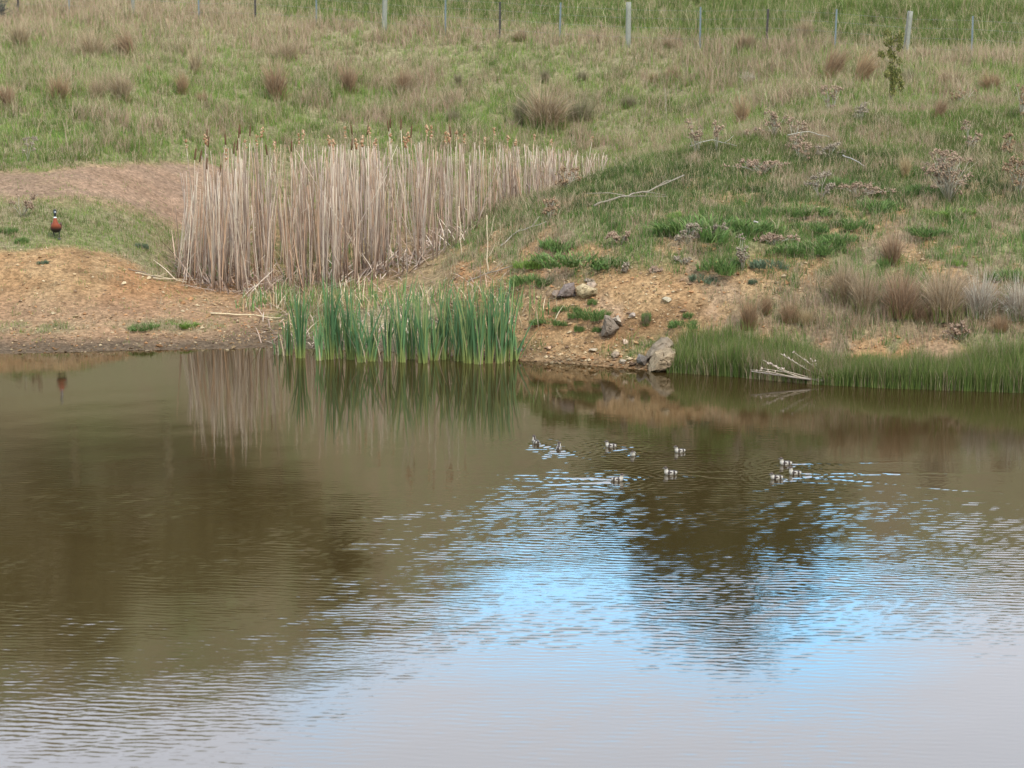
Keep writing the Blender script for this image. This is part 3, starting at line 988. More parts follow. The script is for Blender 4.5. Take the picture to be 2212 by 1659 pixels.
DKG = [(.09, .145, .035), (.11, .16, .04), (.135, .18, .05), (.07, .115, .03), (.15, .17, .06)]
LIME = [(.16, .23, .04), (.13, .2, .04), (.2, .25, .06)]
GRYG = [(.10, .13, .07), (.12, .14, .08), (.09, .11, .06)]
WM = {'dark': [weed_mesh('weed', 520 + 7 * i, DKG) for i in range(4)], 'lime': [weed_mesh('weed', 420 + 5 * i, LIME) for i in range(2)], 'grey': [weed_mesh('weed', 380, GRYG)]}
Wd = [
    (1206, 548, 46, 24, 'dark', 'dark green weed mat on the cattail side of the bank, above the long one'),
    (1255, 576, 78, 24, 'dark', 'long dark green weed mat slanting down to the split brown rock'),
    (1146, 583, 24, 24, 'lime', 'bright yellow green weed cushion just above the green reeds'),
    (1152, 622, 40, 24, 'dark', 'leafy green weed clump at the end of the green reeds, behind dead leaves'),
    (1333, 496, 14, 16, 'dark', 'single small dark weed surrounded by bare soil high on the bank'),
    (1523, 517, 90, 38, 'dark', 'largest dark green weed patch in the middle of the bank, grey thistles in it'),
    (1558, 592, 46, 28, 'dark', 'dark green weed clump hanging over the bare gravel slope'),
    (1517, 613, 26, 16, 'grey', 'greyish weed clump at the lower tip of the one over the gravel'),
    (1660, 586, 32, 20, 'grey', 'grey green weed clump on gravel by a dry stick'),
    (1742, 468, 46, 20, 'dark', 'oblong dark weed patch under the curled grey thistle'),
    (1660, 465, 26, 14, 'dark', 'small green weed patch below the fallen grey branch end'),
    (1460, 479, 22, 20, 'lime', 'yellow green grass cushion above the largest weed patch'),
    (1613, 513, 58, 30, 'dark', 'dark weed patch with a grey stick lying over its upper side'),
    (1275, 693, 26, 22, 'dark', 'vivid green weed clump on gravel next to the dark slaty rock'),
    (1281, 660, 15, 11, 'dark', 'small bright weed on gravel, uppermost of those below the split rock'),
    (1228, 680, 26, 16, 'dark', 'ragged green weed on gravel near the reed end'),
    (1248, 719, 14, 13, 'dark', 'little green weed close above the stony shore'),
    (1396, 702, 14, 20, 'dark', 'round green weed by itself on gravel above the shore boulder'),
    (1290, 722, 9, 12, 'dark', 'tiny green weed touching the foot of the dark slaty rock'),
    (1190, 706, 26, 13, 'dark', 'flat weed at the waterline stones beside the reeds'),
    (1627, 616, 12, 12, 'grey', 'tiny grey weed low on the gravel slope'),
    (1488, 690, 14, 12, 'dark', 'small weed just above the start of the rushes'),
    (1480, 712, 30, 16, 'dark', 'bushy weed squeezed between the shore boulder and the rushes'),
    (1700, 549, 32, 18, 'dark', 'green weed on orange soil below the flattened thistle'),
    (1890, 463, 42, 26, 'dark', 'dark weed clump on the upper bank under the long row of thistle heads'),
    (2051, 470, 38, 18, 'lime', 'light green grassy weed below the big pinkish thistle'),
    (1847, 495, 36, 18, 'dark', 'green weed strip between two orange bare patches'),
    (1762, 502, 32, 18, 'dark', 'green weed below the oblong patch'),
    (1819, 530, 42, 20, 'dark', 'weed patch on the bank above the tall brown mop'),
    (2000, 512, 34, 18, 'dark', 'weed patch above the tallest grass mop'),
    (1768, 548, 44, 22, 'dark', 'wide weed patch next to the lone dark brown tussock'),
    (2070, 576, 18, 14, 'lime', 'lime weed tuft above the silvery mops'),
    (2181, 612, 36, 24, 'dark', 'leafy weed among the silvery mops at the photo edge'),
    (1907, 584, 18, 22, 'dark', 'upright weed between the mops and the lone dark tussock'),
    (2001, 427, 30, 24, 'dark', 'tall green weed on the cattail side of the big pinkish thistle'),
    (1812, 409, 36, 20, 'dark', 'green weed behind the curled grey thistle'),
    (50, 530, 17, 14, 'dark', 'dark green weed on the sandy spit edge, nearest the shelduck'),
    (18, 506, 22, 14, 'dark', 'dark green weed at the photo edge, behind the one near the shelduck'),
    (93, 570, 16, 7, 'grey', 'flat grey weed alone on the orange sand below the shelduck'),
    (305, 540, 16, 14, 'grey', 'faded weed on the sand slope between shelduck and cattails'),
    (318, 712, 28, 10, 'dark', 'low green weed on the mud shore, closest to the water'),
    (390, 708, 26, 10, 'lime', 'low light green weed on the mud shore in front of the fallen reed'),
]
for i, (px, py, rp, hp, kd, lab) in enumerate(Wd):
    p, s = frame_at(px, py - hp * .25)
    o = bpy.data.objects.new('weed', WM[kd][i % len(WM[kd])])
    COL.objects.link(o)
    o.location = p - np.array([0, 0, .01])
    o.rotation_euler = (0, 0, random.uniform(0, 6.28))
    r = rp / s * (1.35 if rp > 22 else 1.0)
    o.scale = (r, r * random.uniform(.8, 1.2), max(.07, hp / s * 1.15) / .62)
    tag(o, lab, 'weed', 'green weed clumps on the bank')


# dead thistles: grey branching stems carrying fluffy pinkish heads
def thistle(px, py, wp, hp, lab, nh=6, tone=0, lean=0.0):
    p, s = frame_at(px, py)
    t = empty('dead_thistle', p)
    tag(t, lab, 'dead thistle', 'dead thistles on the bank')
    w, h = wp / s * 1.08, hp / s * (1.18 if px > 1180 else 1.1) + (.07 if py < 480 else 0)
    tones = [(.27, .175, .115), (.24, .18, .125), (.25, .155, .09)]
    ms = MB()
    heads = []
    base = np.array([0, 0, -.02])
    for k in range(nh):
        a = random.uniform(0, 6.28)
        q = random.random() ** .6
        tip = np.array([math.cos(a) * w * q + lean * h, math.sin(a) * w * .7 * q, h * random.uniform(.35, 1.0)])
        m1 = base * .5 + tip * .5 + np.array([random.uniform(-.06, .06), 0, random.uniform(0, .08)]) * max(w, h)
        ms.tube([base, m1, tip], [.007, .006, .003], (.33, .27, .2), 4)
        heads.append(tip)
        for _ in range(2):
            e = tip + np.array([random.uniform(-.5, .5) * w, random.uniform(-.3, .3) * w, random.uniform(-.25, .12) * h])
            e[2] = max(e[2], .03)
            ms.tube([m1, (m1 + e) / 2 + np.array([0, 0, .02]), e], [.004, .003, .002], (.36, .3, .23), 3)
            if random.random() < .6:
                heads.append(e)
    ms.build('stem', M_DRY, t)
    for tip in heads:
        mh = MB()
        nn = random.randint(9, 16)
        rr = .030 * min(1.0, .4 + max(w, h))
        P = tip[None] + rng.normal(0, 1, (nn, 3)) * np.array([rr, rr, rr * .75])
        c = np.array(tones[tone])[None] * rng.uniform(.7, 1.3, (nn, 1))
        mh.blobs(P, rng.uniform(.010, .026, nn), c, .5)
        mh.blades(P, .05, .008, rng.uniform(0, 3, nn), .6, rng.uniform(0, 6.28, nn), c * 1.1)
        mh.build('seed_head', M_DRY, t)


TH = [
    (1508, 336, 24, 62, 'tall dead thistle at the cattail end of the bank crest', 8, 0),
    (1548, 330, 16, 48, 'smaller dead thistle beside the tall one at the end of the crest', 5, 0),
    (1672, 300, 22, 50, 'dead thistle with bowed heads below the slim rust tussock', 8, 0),
    (1722, 330, 18, 58, 'dead thistle with one head above another, by the bleached curved stick', 8, 0),
    (1730, 350, 18, 36, 'low dead thistle at the foot of the one with stacked heads', 6, 0),
    (1628, 300, 16, 14, 'short dead thistle head poking out of the dark grass', 4, 0),
    (1795, 250, 26, 48, 'thin open dead thistle in the grass in front of the leaning tussocks', 9, 0),
    (1859, 270, 12, 42, 'pale dead thistle with a white tip, below the sapling', 5, 1),
    (2092, 330, 22, 50, 'dead thistle with a pale diagonal stalk, above the big pinkish one', 6, 0),
    (2078, 228, 30, 26, 'row of dark thistle heads on the crest past the sapling', 8, 2),
    (2206, 262, 12, 76, 'tall rust red dock spike at the photo edge on the crest', 9, 2),
    (2178, 340, 20, 36, 'brown dead thistle with leafless fan of stems behind it', 6, 2),
    (2049, 436, 46, 84, 'big rounded pinkish dead thistle, the largest on the bank', 34, 0),
    (2200, 425, 26, 62, 'brown dead thistle at the photo edge level with the biggest one', 12, 2),
    (1772, 432, 24, 44, 'curled grey dead thistle above the oblong weed patch', 9, 1),
    (1852, 430, 58, 20, 'long flattened row of thistle heads along the upper bank', 14, 0),
    (1648, 378, 56, 22, 'flattened pinkish thistle remains under the bleached stick', 13, 0),
    (1792, 346, 22, 26, 'grey dead thistle with arching heads in mid crest', 7, 1),
    (1483, 528, 26, 38, 'grey thistle at the reed side of the largest weed patch', 8, 1),
    (1604, 585, 14, 66, 'drooping grey thistle standing in front of the bare gravel', 6, 1),
    (1546, 516, 20, 32, 'grey thistle in the middle of the largest weed patch', 7, 1),
    (1340, 530, 20, 26, 'small thistle on the upper edge of the bare orange soil', 6, 0),
    (1353, 592, 14, 18, 'thistle stub leaning over the split brown rock slope', 4, 1),
    (1476, 572, 20, 14, 'low thistle litter between two weed clumps', 5, 1),
    (1188, 480, 22, 42, 'reddish thistle on the grass shoulder by the cattails', 8, 2),
    (1225, 410, 20, 32, 'brown thistle where the cattails meet the grass crest', 9, 2),
    (1672, 530, 36, 20, 'flattened brown thistle below the grey stick', 9, 0),
    (1270, 612, 10, 4, 'scrap of grey thistle lying by the split brown rock', 3, 1),
    (48, 470, 24, 46, 'thin pink dead thistle behind the shelduck', 8, 0),
    (60, 350, 16, 44, 'bleached branching stalk at the grass edge above the bare path', 4, 1),
    (1412, 590, 16, 10, 'faint brown thistle remains on the bare slope', 4, 0),
    (2075, 735, 26, 32, 'pinkish dead thistle sunk in the rushes', 7, 0),
]
for a in TH:
    thistle(*a)


# ------------------------------------------------------------------ dead cattails
def stalk_z(px, topy, Y):
    return at(px, topy, Y)[2]


DRYC = [(.40, .27, .19), (.29, .19, .135), (.46, .335, .24), (.20, .13, .09), (.41, .25, .155), (.345, .25, .19), (.53, .40, .29), (.25, .16, .10)]


def stalk_into(ms, ml_list, h, seed, leaves=2, base=(0, 0, 0), tip_bend=.05, lean=(0, 0)):
    """stem and dry leaves of one cattail of height h"""
    r = random.Random(seed)
    b = np.array(base, float)
    bx, by = r.gauss(0, tip_bend), r.gauss(0, tip_bend)
    ts = np.linspace(0, 1, 5)
    pts = np.stack([b[0] + lean[0] * h * ts + bx * h * ts ** 2, b[1] + lean[1] * h * ts + by * h * ts ** 2, b[2] - .03 + (h + .03) * ts], 1)
    c = np.array(r.choice(DRYC)) * r.uniform(.85, 1.15)
    if ms is not None:
        ms.tube(pts, np.linspace(.0115, .007, 5), c, 3)
    for k in range(leaves):
        ml = ml_list[k % len(ml_list)]
        hl = h * r.uniform(.55, .98)
        off = np.array([r.uniform(-.02, .02), r.uniform(-.02, .02), 0])
        sx, sy = r.gauss(0, .045), r.gauss(0, .045)
        n = 6
        t = np.linspace(0, 1, n)
        q = np.stack([b[0] + off[0] + lean[0] * hl * t + (bx + sx) * hl * t ** 2, b[1] + off[1] + lean[1] * hl * t + (by + sy) * hl * t ** 2, b[2] - .03 + hl * t], 1)
        if r.random() < .35:                                   # snapped over
            kf = r.randint(3, 4)
            d = np.array([r.uniform(-.4, .4), r.uniform(-.3, .3), -r.uniform(.0, .35)])
            for j in range(kf, n):
                q[j] = q[kf - 1] + d * (j - kf + 1) * .35
        cl = np.array(r.choice(DRYC)) * r.uniform(.8, 1.2)
        ml.ribbon(q, np.array([.013, .016, .015, .012, .008, .003]) * r.uniform(.75, 1.15), cl, r.uniform(-.9, .9))
    return pts[-1], c


def cattail_proto(i, head):
    h = 2.4
    t = empty('dead_cattail')
    ms = MB()
    mls = [MB(), MB()]
    tip, c = stalk_into(ms, mls, h, 900 + i, 2, tip_bend=.025)
    ms.build('stem', M_DRY, t)
    for m in mls:
        m.build('leaf', M_DRY, t)
    if head == 'dark':
        mh = MB()
        z0 = tip - np.array([0, 0, .03])
        dr = np.array([random.gauss(0, .12), random.gauss(0, .1), 1.0])
        mh.tube([z0, z0 + dr * .01, z0 + dr * .10, z0 + dr * .21, z0 + dr * .225, z0 + dr * .30], [.006, .0155, .017, .0155, .005, .003], (.105, .052, .028), 7)
        mh.build('seed_head', M_DRY, t)
    elif head == 'fluffy':
        mh = MB()
        nn = 16
        P = tip[None] + np.stack([rng.normal(0, .014, nn), rng.normal(0, .014, nn), rng.uniform(-.06, .16, nn)], 1)
        cc = np.array([[.40, .225, .125], [.28, .14, .07], [.46, .30, .19]])[rng.integers(0, 3, nn)]
        mh.blobs(P, rng.uniform(.014, .03, nn), cc, .5)
        mh.build('seed_head', M_DRY, t)
    return t


protos = {k: [cattail_proto(j + 10 * q, k) for j in range(4)] for q, k in enumerate(('dark', 'fluffy', 'bare'))}
first = {id(p): True for v in protos.values() for p in v}
LABC = {
    'dark': 'dead cattail stalk still carrying its dark brown cigar shaped head',
    'fluffy': 'dead cattail stalk with its head burst into pale orange fluff',
    'bare': 'dead headless cattail stalk with dry pinkish grey leaves at the front of the stand',
}


def place_cattail(kind, px, Y, topy=None, hgt=None):
    xr, yr, _ = ray(px, 480)
    X = xr / yr * Y
    g = float(ground_z(np.array([X]), np.array([Y]))[0])
    if topy is not None:
        hgt = stalk_z(px, topy, Y) - g
    p = random.choice(protos[kind])
    if first[id(p)]:
        o, first[id(p)] = p, False
    else:
        o = copy_tree(p)
    sc = hgt / 2.4
    lean = .14 * float(np.clip((450 - px) / 80, 0, 1))
    o.location = (X, Y, g)
    sl = .25 if random.random() < .09 and topy is None else .05 if topy is None else .03
    o.rotation_euler = Matrix.Rotation(lean + random.gauss(0, sl), 3, 'Y').to_euler() if lean or sl > .1 else (random.gauss(0, sl), random.gauss(0, sl), random.uniform(0, 6.28))
    o.scale = (1, 1, sc)
    tag(o, LABC[kind], 'cattail', 'dead cattails with dark heads' if kind == 'dark' else 'dead cattails with burst heads' if kind == 'fluffy' else 'headless dead cattails at the front of the stand')
    return o


HEADS = [(397, 332, 'd'), (411, 330, 'd'), (440, 288, 'd'), (447, 303, 'd'), (457, 350, 'd'), (467, 365, 'd'), (507, 296, 'd'), (511, 318, 'd'), (519, 310, 'd'), (526, 275, 'd'), (531, 284, 'd'), (557, 280, 'd'),
         (421, 312, 'f'), (483, 336, 'f'), (568, 288, 'f'), (613, 314, 'f'), (656, 290, 'f'), (538, 312, 'f'), (552, 306, 'f'), (436, 305, 'f'), (580, 318, 'd'),
         (755, 286, 'f'), (780, 276, 'd'), (806, 276, 'd'), (818, 286, 'f'), (846, 262, 'd'), (851, 268, 'd'), (875, 266, 'd'), (880, 312, 'f'), (906, 282, 'd'), (918, 280, 'f'), (935, 287, 'f'), (943, 297, 'f'), (975, 282, 'd'),
         (985, 290, 'f'), (1051, 302, 'f'), (1068, 284, 'f'), (1118, 307, 'f'), (1128, 328, 'f'), (1143, 296, 'f'), (1265, 298, 'f'), (722, 311, 'f'), (704, 307, 'f'), (788, 305, 'f'), (830, 312, 'f'), (860, 300, 'f'), (1003, 300, 'f'), (1090, 298, 'f'), (745, 310, 'd'), (672, 300, 'f'), (640, 312, 'd'), (960, 300, 'f'), (770, 315, 'f'), (1205, 305, 'f'), (900, 300, 'f')]
FRONT = [(370, 600), (420, 622), (520, 640), (700, 630), (830, 602), (880, 590), (940, 560), (1000, 522), (1060, 468), (1100, 440), (1250, 395), (1330, 345)]


def front_Y(px):
    if px > 1040:
        return float(lerp_tab(px, [(1040, 46.3), (1100, 48.2), (1250, 48.6), (1330, 51)]))
    return float(on_ground(px, lerp_tab(px, FRONT))[1])


fy_x = np.arange(360, 1341, 10)
fy_y = np.array([front_Y(x) for x in fy_x])
back = lambda px: lerp_tab(px, [(360, 46.3), (430, 47.5), (520, 50.5), (600, 54), (720, 57), (900, 59), (1340, 60)])
for px, ty, k in HEADS:
    f0, b0 = float(np.interp(px, fy_x, fy_y)), float(back(px))
    ys = np.linspace(f0, b0, 40)
    best = min(ys, key=lambda Y: abs(stalk_z(px, ty + 10, Y) - float(ground_z(np.array([ray(px, 480)[0] / ray(px, 480)[1] * Y]), np.array([Y]))[0]) - 2.45))
    place_cattail('dark' if k == 'd' else 'fluffy', px, best, topy=ty + (12 if k == 'd' else 4))
envelope = lambda px: lerp_tab(px, [(370, 430), (400, 370), (450, 335), (530, 318), (700, 318), (900, 312), (1100, 312), (1250, 325), (1330, 340)])
n_front = 245
clump_r = random.Random(44)
clumps = [clump_r.uniform(378, 1225) for _ in range(30)] + [clump_r.uniform(395, 900) for _ in range(22)]
for i in range(n_front):
    px = max(372, random.choice(clumps) + random.gauss(0, 7)) if i % 4 else random.uniform(1000, 1300)
    f0 = float(np.interp(px, fy_x, fy_y))
    Y = f0 + random.random() ** 1.3 * min(2.2, float(back(px)) - f0)
    h = random.uniform(1.55, 2.55)
    g = ground_z(np.array([ray(px, 480)[0] / ray(px, 480)[1] * Y]), np.array([Y]))[0]
    mx = stalk_z(px, float(envelope(px)), Y) - g
    place_cattail('bare', px, Y, hgt=max(.7, min(h, mx * random.uniform(.62, 1.02)) if px < 1000 else mx * random.uniform(.7, 1.05)))
# the rest of the stand, further in and broken leaves lying about its foot
mb = MB()
for i in range(680):
    px = random.uniform(385, 1330) if i % 3 == 0 else random.choice(clumps) * 1.0 + random.gauss(3, 9) + (90 if i % 7 == 0 else 0)
    f0, b0 = float(np.interp(px, fy_x, fy_y)), float(back(px))
    Y = f0 + .25 + random.random() * max(.3, b0 - f0 - .25)
    xr, yr, _ = ray(px, 480)
    X = xr / yr * Y
    g = float(ground_z(np.array([X]), np.array([Y]))[0])
    mx = stalk_z(px, float(envelope(px)), Y) - g
    if mx < .3:
        continue
    h = mx * (1.04 - .42 * random.random() ** 1.6)
    if h > 2.75 or random.random() > (px - 360) / 130 or random.random() < (px - 1200) / 260:
        continue
    stalk_into(mb, [mb], h, 5000 + i, 2, (X, Y, g), .02, (random.gauss(0, .05 if i % 12 else .25), random.gauss(0, .05)))
for i in range(900):
    px = random.uniform(372, 1010)
    f0 = float(np.interp(px, fy_x, fy_y))
    Y = f0 - .25 + random.random() * 2.6
    xr, yr, _ = ray(px, 480)
    X = xr / yr * Y
    g = float(ground_z(np.array([X]), np.array([Y]))[0])
    a, L = random.uniform(0, 6.28), random.uniform(.2, .9)
    el = abs(random.gauss(0, .45))
    d = np.array([math.cos(a) * math.cos(el), math.sin(a) * math.cos(el), math.sin(el)])
    p0 = np.array([X, Y, g + .01])
    c = np.array(random.choice(DRYC)) * random.uniform(.85, 1.25)
    mb.ribbon([p0, p0 + d * L * .5 + np.array([0, 0, .03]), p0 + d * L], [.02, .022, .008], c, a + 1.57 + random.gauss(0, .3))
for i in range(700):
    p0 = on_ground(random.uniform(560, 1120), random.uniform(600, 752))
    if p0[2] < .02:
        continue
    a, L = random.uniform(0, 6.28), random.uniform(.12, .6)
    el = abs(random.gauss(0, .35))
    d = np.array([math.cos(a) * math.cos(el), math.sin(a) * math.cos(el), math.sin(el)])
    c = np.array(random.choice(DRYC)) * random.uniform(.6, 1.25)
    mb.ribbon([p0, p0 + d * L * .5 + np.array([0, 0, .03]), p0 + d * L], [.016, .02, .006], c, a + 1.57 + random.gauss(0, .3))
tag(mb.build('reeds', M_DRY), 'thick stand of dead pinkish grey cattail stalks behind the green reeds', 'reeds', kind='stuff')


# stray stalks lying or leaning in front of the stand
def stick(name, pts_px, r, col, lab, cat, twigs=(), group=None, lift=None):
    """a stalk or branch through picture points that lie on the ground (x, y, height above ground)"""
    P = []
    if lift is None:
        lift = .03 + (.06 if name == 'fallen_branch' and pts_px[0][1] < 480 else 0)
    for (px, py, dz) in pts_px:
        p = on_ground(px, py)
        P.append(p + np.array([0, 0, dz + lift]))
    o0 = P[0].copy()
    P = np.array(P) - o0
    # smooth the run
    t = np.linspace(0, len(P) - 1, (len(P) - 1) * 4 + 1)
    Q = np.stack([np.interp(t, np.arange(len(P)), P[:, k]) for k in range(3)], 1)
    Q += rng.normal(0, r * .5, Q.shape) * np.array([1, 1, .6])
    e = empty(name, o0)
    tag(e, lab, cat, group)
    m = MB()
    r *= .62 if name == 'fallen_branch' else .8
    m.tube(Q, np.linspace(r, r * .55, len(Q)), col, 6)
    m.build('stem', M_WOOD, e)
    for (i, dx, dy, dz, rr) in twigs:
        b = Q[min(i, len(Q) - 1)]
        m = MB()
        tip = b + np.array([dx, dy, dz])
        m.tube([b, (b + tip) / 2 + rng.normal(0, .02, 3), tip], [rr, rr * .8, rr * .4], np.array(col) * 1.05, 5)
        m.build('twig', M_WOOD, e)
    return e


GRY = (.21, .165, .12)
STR = (.40, .295, .185)
stick('fallen_reed', [(292, 592, 0), (340, 601, 0), (410, 616, .02)], .02, STR, 'pale dead reed lying on the sand, uppermost of those sticking out of the stand', 'fallen reed', ((3, .3, .1, .05, .008),))
stick('fallen_reed', [(330, 605, 0), (390, 611, .03), (432, 612, .05)], .018, STR, 'pale dead reed lying in a loose bundle at the corner of the cattail stand', 'fallen reed', ((5, .25, .05, .0, .007),))
stick('fallen_reed', [(276, 585, 0), (310, 592, 0), (345, 608, 0)], .013, GRY, 'thin grey reed lying alone on the orange sand', 'fallen reed')
stick('fallen_reed', [(455, 680, 0), (530, 684, 0), (608, 690, .0)], .022, (.46, .34, .2), 'long straight pale reed lying on the mud in front of the green reeds', 'fallen reed')
stick('fallen_branch', [(1281, 456, 0), (1340, 440, .04), (1400, 432, .08), (1475, 402, .12)], .035, GRY, 'bleached grey branch lying across the grass shoulder of the bank', 'branch',
      ((4, .9, -.15, .02, .012), (5, -.8, .1, .04, .01), (7, .5, -.1, -.06, .01), (9, .35, .2, .12, .012)))
stick('fallen_branch', [(1628, 495, .1), (1655, 505, .08), (1668, 513, .03)], .032, (.30, .25, .2), 'short dark grey stick lying over the weed patch', 'branch')
stick('fallen_branch', [(1700, 312, .1), (1745, 308, .14), (1795, 310, .02)], .022, (.28, .235, .18), 'bleached curved stick on the grass crest between thistles', 'branch', ((5, .2, 0, -.1, .008),))
stick('fallen_branch', [(1490, 330, .05), (1540, 322, .1), (1590, 326, .02)], .018, (.33, .28, .22), 'thin bleached stick among the thistles at the cattail end of the crest', 'branch', ((2, -.1, 0, -.18, .007), (6, .2, 0, .16, .007)))
stick('fallen_branch', [(1820, 352, .06), (1845, 360, .04), (1868, 371, .01)], .022, (.28, .235, .2), 'dark stick poking out of the grass under the arching grey thistle', 'branch')
stick('fallen_branch', [(1010, 612, 0), (1040, 602, .02), (1115, 580, .04), (1180, 560, .05)], .026, GRY, 'grey branch slanting up the bank behind the green reeds', 'branch', ((5, .25, 0, .22, .008), (9, .3, .1, .1, .008)))
stick('fallen_branch', [(1080, 540, .03), (1115, 512, .06), (1180, 490, .06)], .022, (.3, .245, .185), 'dry grey branch at the edge between cattails and bank grass', 'branch', ((3, .2, 0, .15, .008), (6, .15, 0, .2, .007)))
stick('standing_stalk', [(1053, 592, 0), (1053, 589, .6), (1051, 588, 1.12)], .021, STR, 'lone pale stalk standing upright at the bank beside the green reeds', 'dead stalk', ((4, .12, -.02, .5, .008), (2, .18, 0, .35, .007)), lift=-.05)
stick('standing_stalk', [(997, 555, 0), (996, 553, .6), (991, 552, 1.0)], .014, STR, 'short pale stalk standing upright at the edge of the cattail stand', 'dead stalk', lift=-.05)
stick('standing_stalk', [(1440, 250, 0), (1438, 250, .45), (1436, 250, .8)], .012, (.3, .24, .17), 'thin dry stalk in the paddock beside the olive tuft', 'dead stalk', ((5, .06, 0, .2, .005),), lift=-.05)
stick('standing_stalk', [(1600, 250, 0), (1597, 250, .4), (1594, 249, .65)], .02, (.2, .19, .1), 'dark leafy stalk rising above the slim rust tussock', 'dead stalk', ((5, .09, 0, .12, .01), (6, -.08, 0, .1, .01)), lift=-.05)

# driftwood branch with a fan of twigs at the water's edge
p0 = water_at(1830, 830)
e = empty('driftwood_branch', p0)
tag(e, 'bleached dead branch with a fan of twigs, half in the water by the rushes', 'branch')
sc = (829 - YH) / H


def rel(px, py, dy=0.0):
    """offset from p0 of a point seen at px, py standing on the waterline"""
    return np.array([(px - 1830) / sc, dy, max(0, (830 - py) / sc * 1.02) + .015])


m = MB()
m.tube([rel(1836, 829), rel(1780, 824, -.02), rel(1720, 818, .02), rel(1620, 806, .10)], [.018, .026, .02, .008], (.27, .21, .16), 6)
m.build('stem', M_WOOD, e)
for a, b_, c_, r in (((1795, 824), (1740, 800), (1684, 768), .011), ((1790, 823), (1765, 800), (1711, 763), .009), ((1795, 824), (1775, 806), (1752, 780), .008), ((1765, 822), (1700, 806), (1645, 782), .010), ((1740, 820), (1690, 806), (1640, 800), .009), ((1725, 818), (1680, 800), (1655, 786), .007), ((1700, 814), (1660, 806), (1618, 803), .008)):
    m = MB()
    m.tube([rel(*a), rel(*b_, dy=.06), rel(*c_, dy=.12)], [r, r * .8, r * .4], (.34, .265, .185), 5)
    n = 9
    P = np.array([rel(*b_, dy=.06) * (1 - t) + rel(*c_, dy=.12) * t for t in rng.random(n)]) + rng.normal(0, .012, (n, 3))
    m.blobs(P, rng.uniform(.008, .02, n), (.40, .30, .23), .5)
    m.build('twig', M_WOOD, e)


# ------------------------------------------------------------------ living cattail clumps at the waterline
def reed_leaves(mb, n, h, spread, greens, basec, w=.02, rad=.07, seed=0):
    r = random.Random(seed)
    for k in range(n):
        a = r.uniform(0, 6.28)
        q = rad * math.sqrt(r.random())
        hh = h * r.uniform(.48, 1.08)
        lx, ly = r.gauss(0, spread), r.gauss(0, spread)
        t = np.linspace(0, 1, 7)
        pts = np.stack([math.cos(a) * q + lx * hh * (.45 * t + .55 * t ** 2), math.sin(a) * q + ly * hh * (.45 * t + .55 * t ** 2), -.12 + (hh + .12) * t * (1 - .06 * t * abs(lx) * 3)], 1)
        if r.random() < .10:
            pts[5:] += np.array([[lx * .3 + .05, 0, -.12], [lx * .7 + .14 * (1 if lx > 0 else -1), 0, -.4]]) * .6
        c = np.array(r.choice(greens)) * r.uniform(.8, 1.2)
        ww = np.array([.55, .9, 1, 1, .85, .6, .1]) * w * r.uniform(.8, 1.25)
        n_ = len(pts)
        yaw = r.uniform(-1.2, 1.2)
        wv = np.array([math.cos(yaw), math.sin(yaw), 0])[None] * (ww / 2)[:, None]
        v = np.stack([pts - wv, pts + wv], 1).reshape(-1, 3)
        f = []
        for i in range(n_ - 1):
            p = 2 * i
            f += [[p, p + 1, p + 3], [p, p + 3, p + 2]]
        tt = np.repeat(sst(t, .08, .34), 2)[:, None]
        tipc = np.repeat(sst(t, .85, 1.0), 2)[:, None] * (1.0 if r.random() < .35 else 0)
        col = np.array(basec)[None] * (1 - tt) + c[None] * tt
        col = col * (1 - tipc) + np.array([.34, .26, .12])[None] * tipc
        mb.add(v, f, col)


RG = [(.09, .165, .065), (.115, .195, .075), (.075, .14, .056), (.145, .205, .07), (.19, .215, .075)]
BASE = (.25, .26, .07)
RC = [  # x, waterline y, height px, leaves, spread, label
    (600, 766, 50, 4, .16, 'few short green leaves straggling ahead of the waterline row on the mud'),
    (1114, 778, 112, 5, .22, 'last few reed leaves straggling past the gravel end of the row'),
    (622, 768, 92, 8, .07, 'smallest green reed clump, at the mud end of the waterline row'),
    (650, 773, 165, 18, .09, 'full green reed clump with yellow foot, first tall one from the mud end'),
    (690, 778, 120, 8, .09, 'thin short reed clump between two tall ones near the mud end'),
    (712, 776, 178, 22, .10, 'tall dense green reed clump, second tall one from the mud end'),
    (735, 774, 150, 9, .09, 'slim reed clump tucked against the second tall one'),
    (757, 776, 170, 18, .12, 'green reed clump with spreading tips, last before the thin gap'),
    (780, 782, 132, 12, .16, 'sparse reed clump leaning over the thin gap'),
    (806, 780, 128, 14, .18, 'sparse reed clump with strongly slanting leaves in the thin gap'),
    (834, 780, 140, 12, .15, 'sparse reed clump closing the thin gap beside the dense part'),
    (868, 782, 180, 18, .14, 'reed clump at the start of the dense part, long tips'),
    (886, 776, 150, 10, .10, 'reed clump half hidden behind the start of the dense part'),
    (915, 784, 165, 20, .13, 'broad reed clump with bent leaves near the start of the dense part'),
    (938, 778, 150, 12, .10, 'reed clump with dead brown foot in the dense part'),
    (962, 776, 172, 16, .11, 'upright reed clump in the middle of the dense part, by a dark gap'),
    (990, 780, 168, 18, .12, 'bluish green reed clump in the middle of the dense part'),
    (1012, 784, 178, 18, .11, 'tall reed clump past the middle of the dense part'),
    (1034, 786, 165, 18, .11, 'reed clump with yellow streaked leaves past the middle'),
    (1056, 784, 178, 20, .11, 'thick reed clump, second from the gravel end'),
    (1080, 784, 172, 20, .12, 'reed clump at the gravel end of the row with a pale bent leaf'),
    (1098, 780, 178, 12, .14, 'outermost reed clump at the gravel end, tips leaning over the shore'),
]
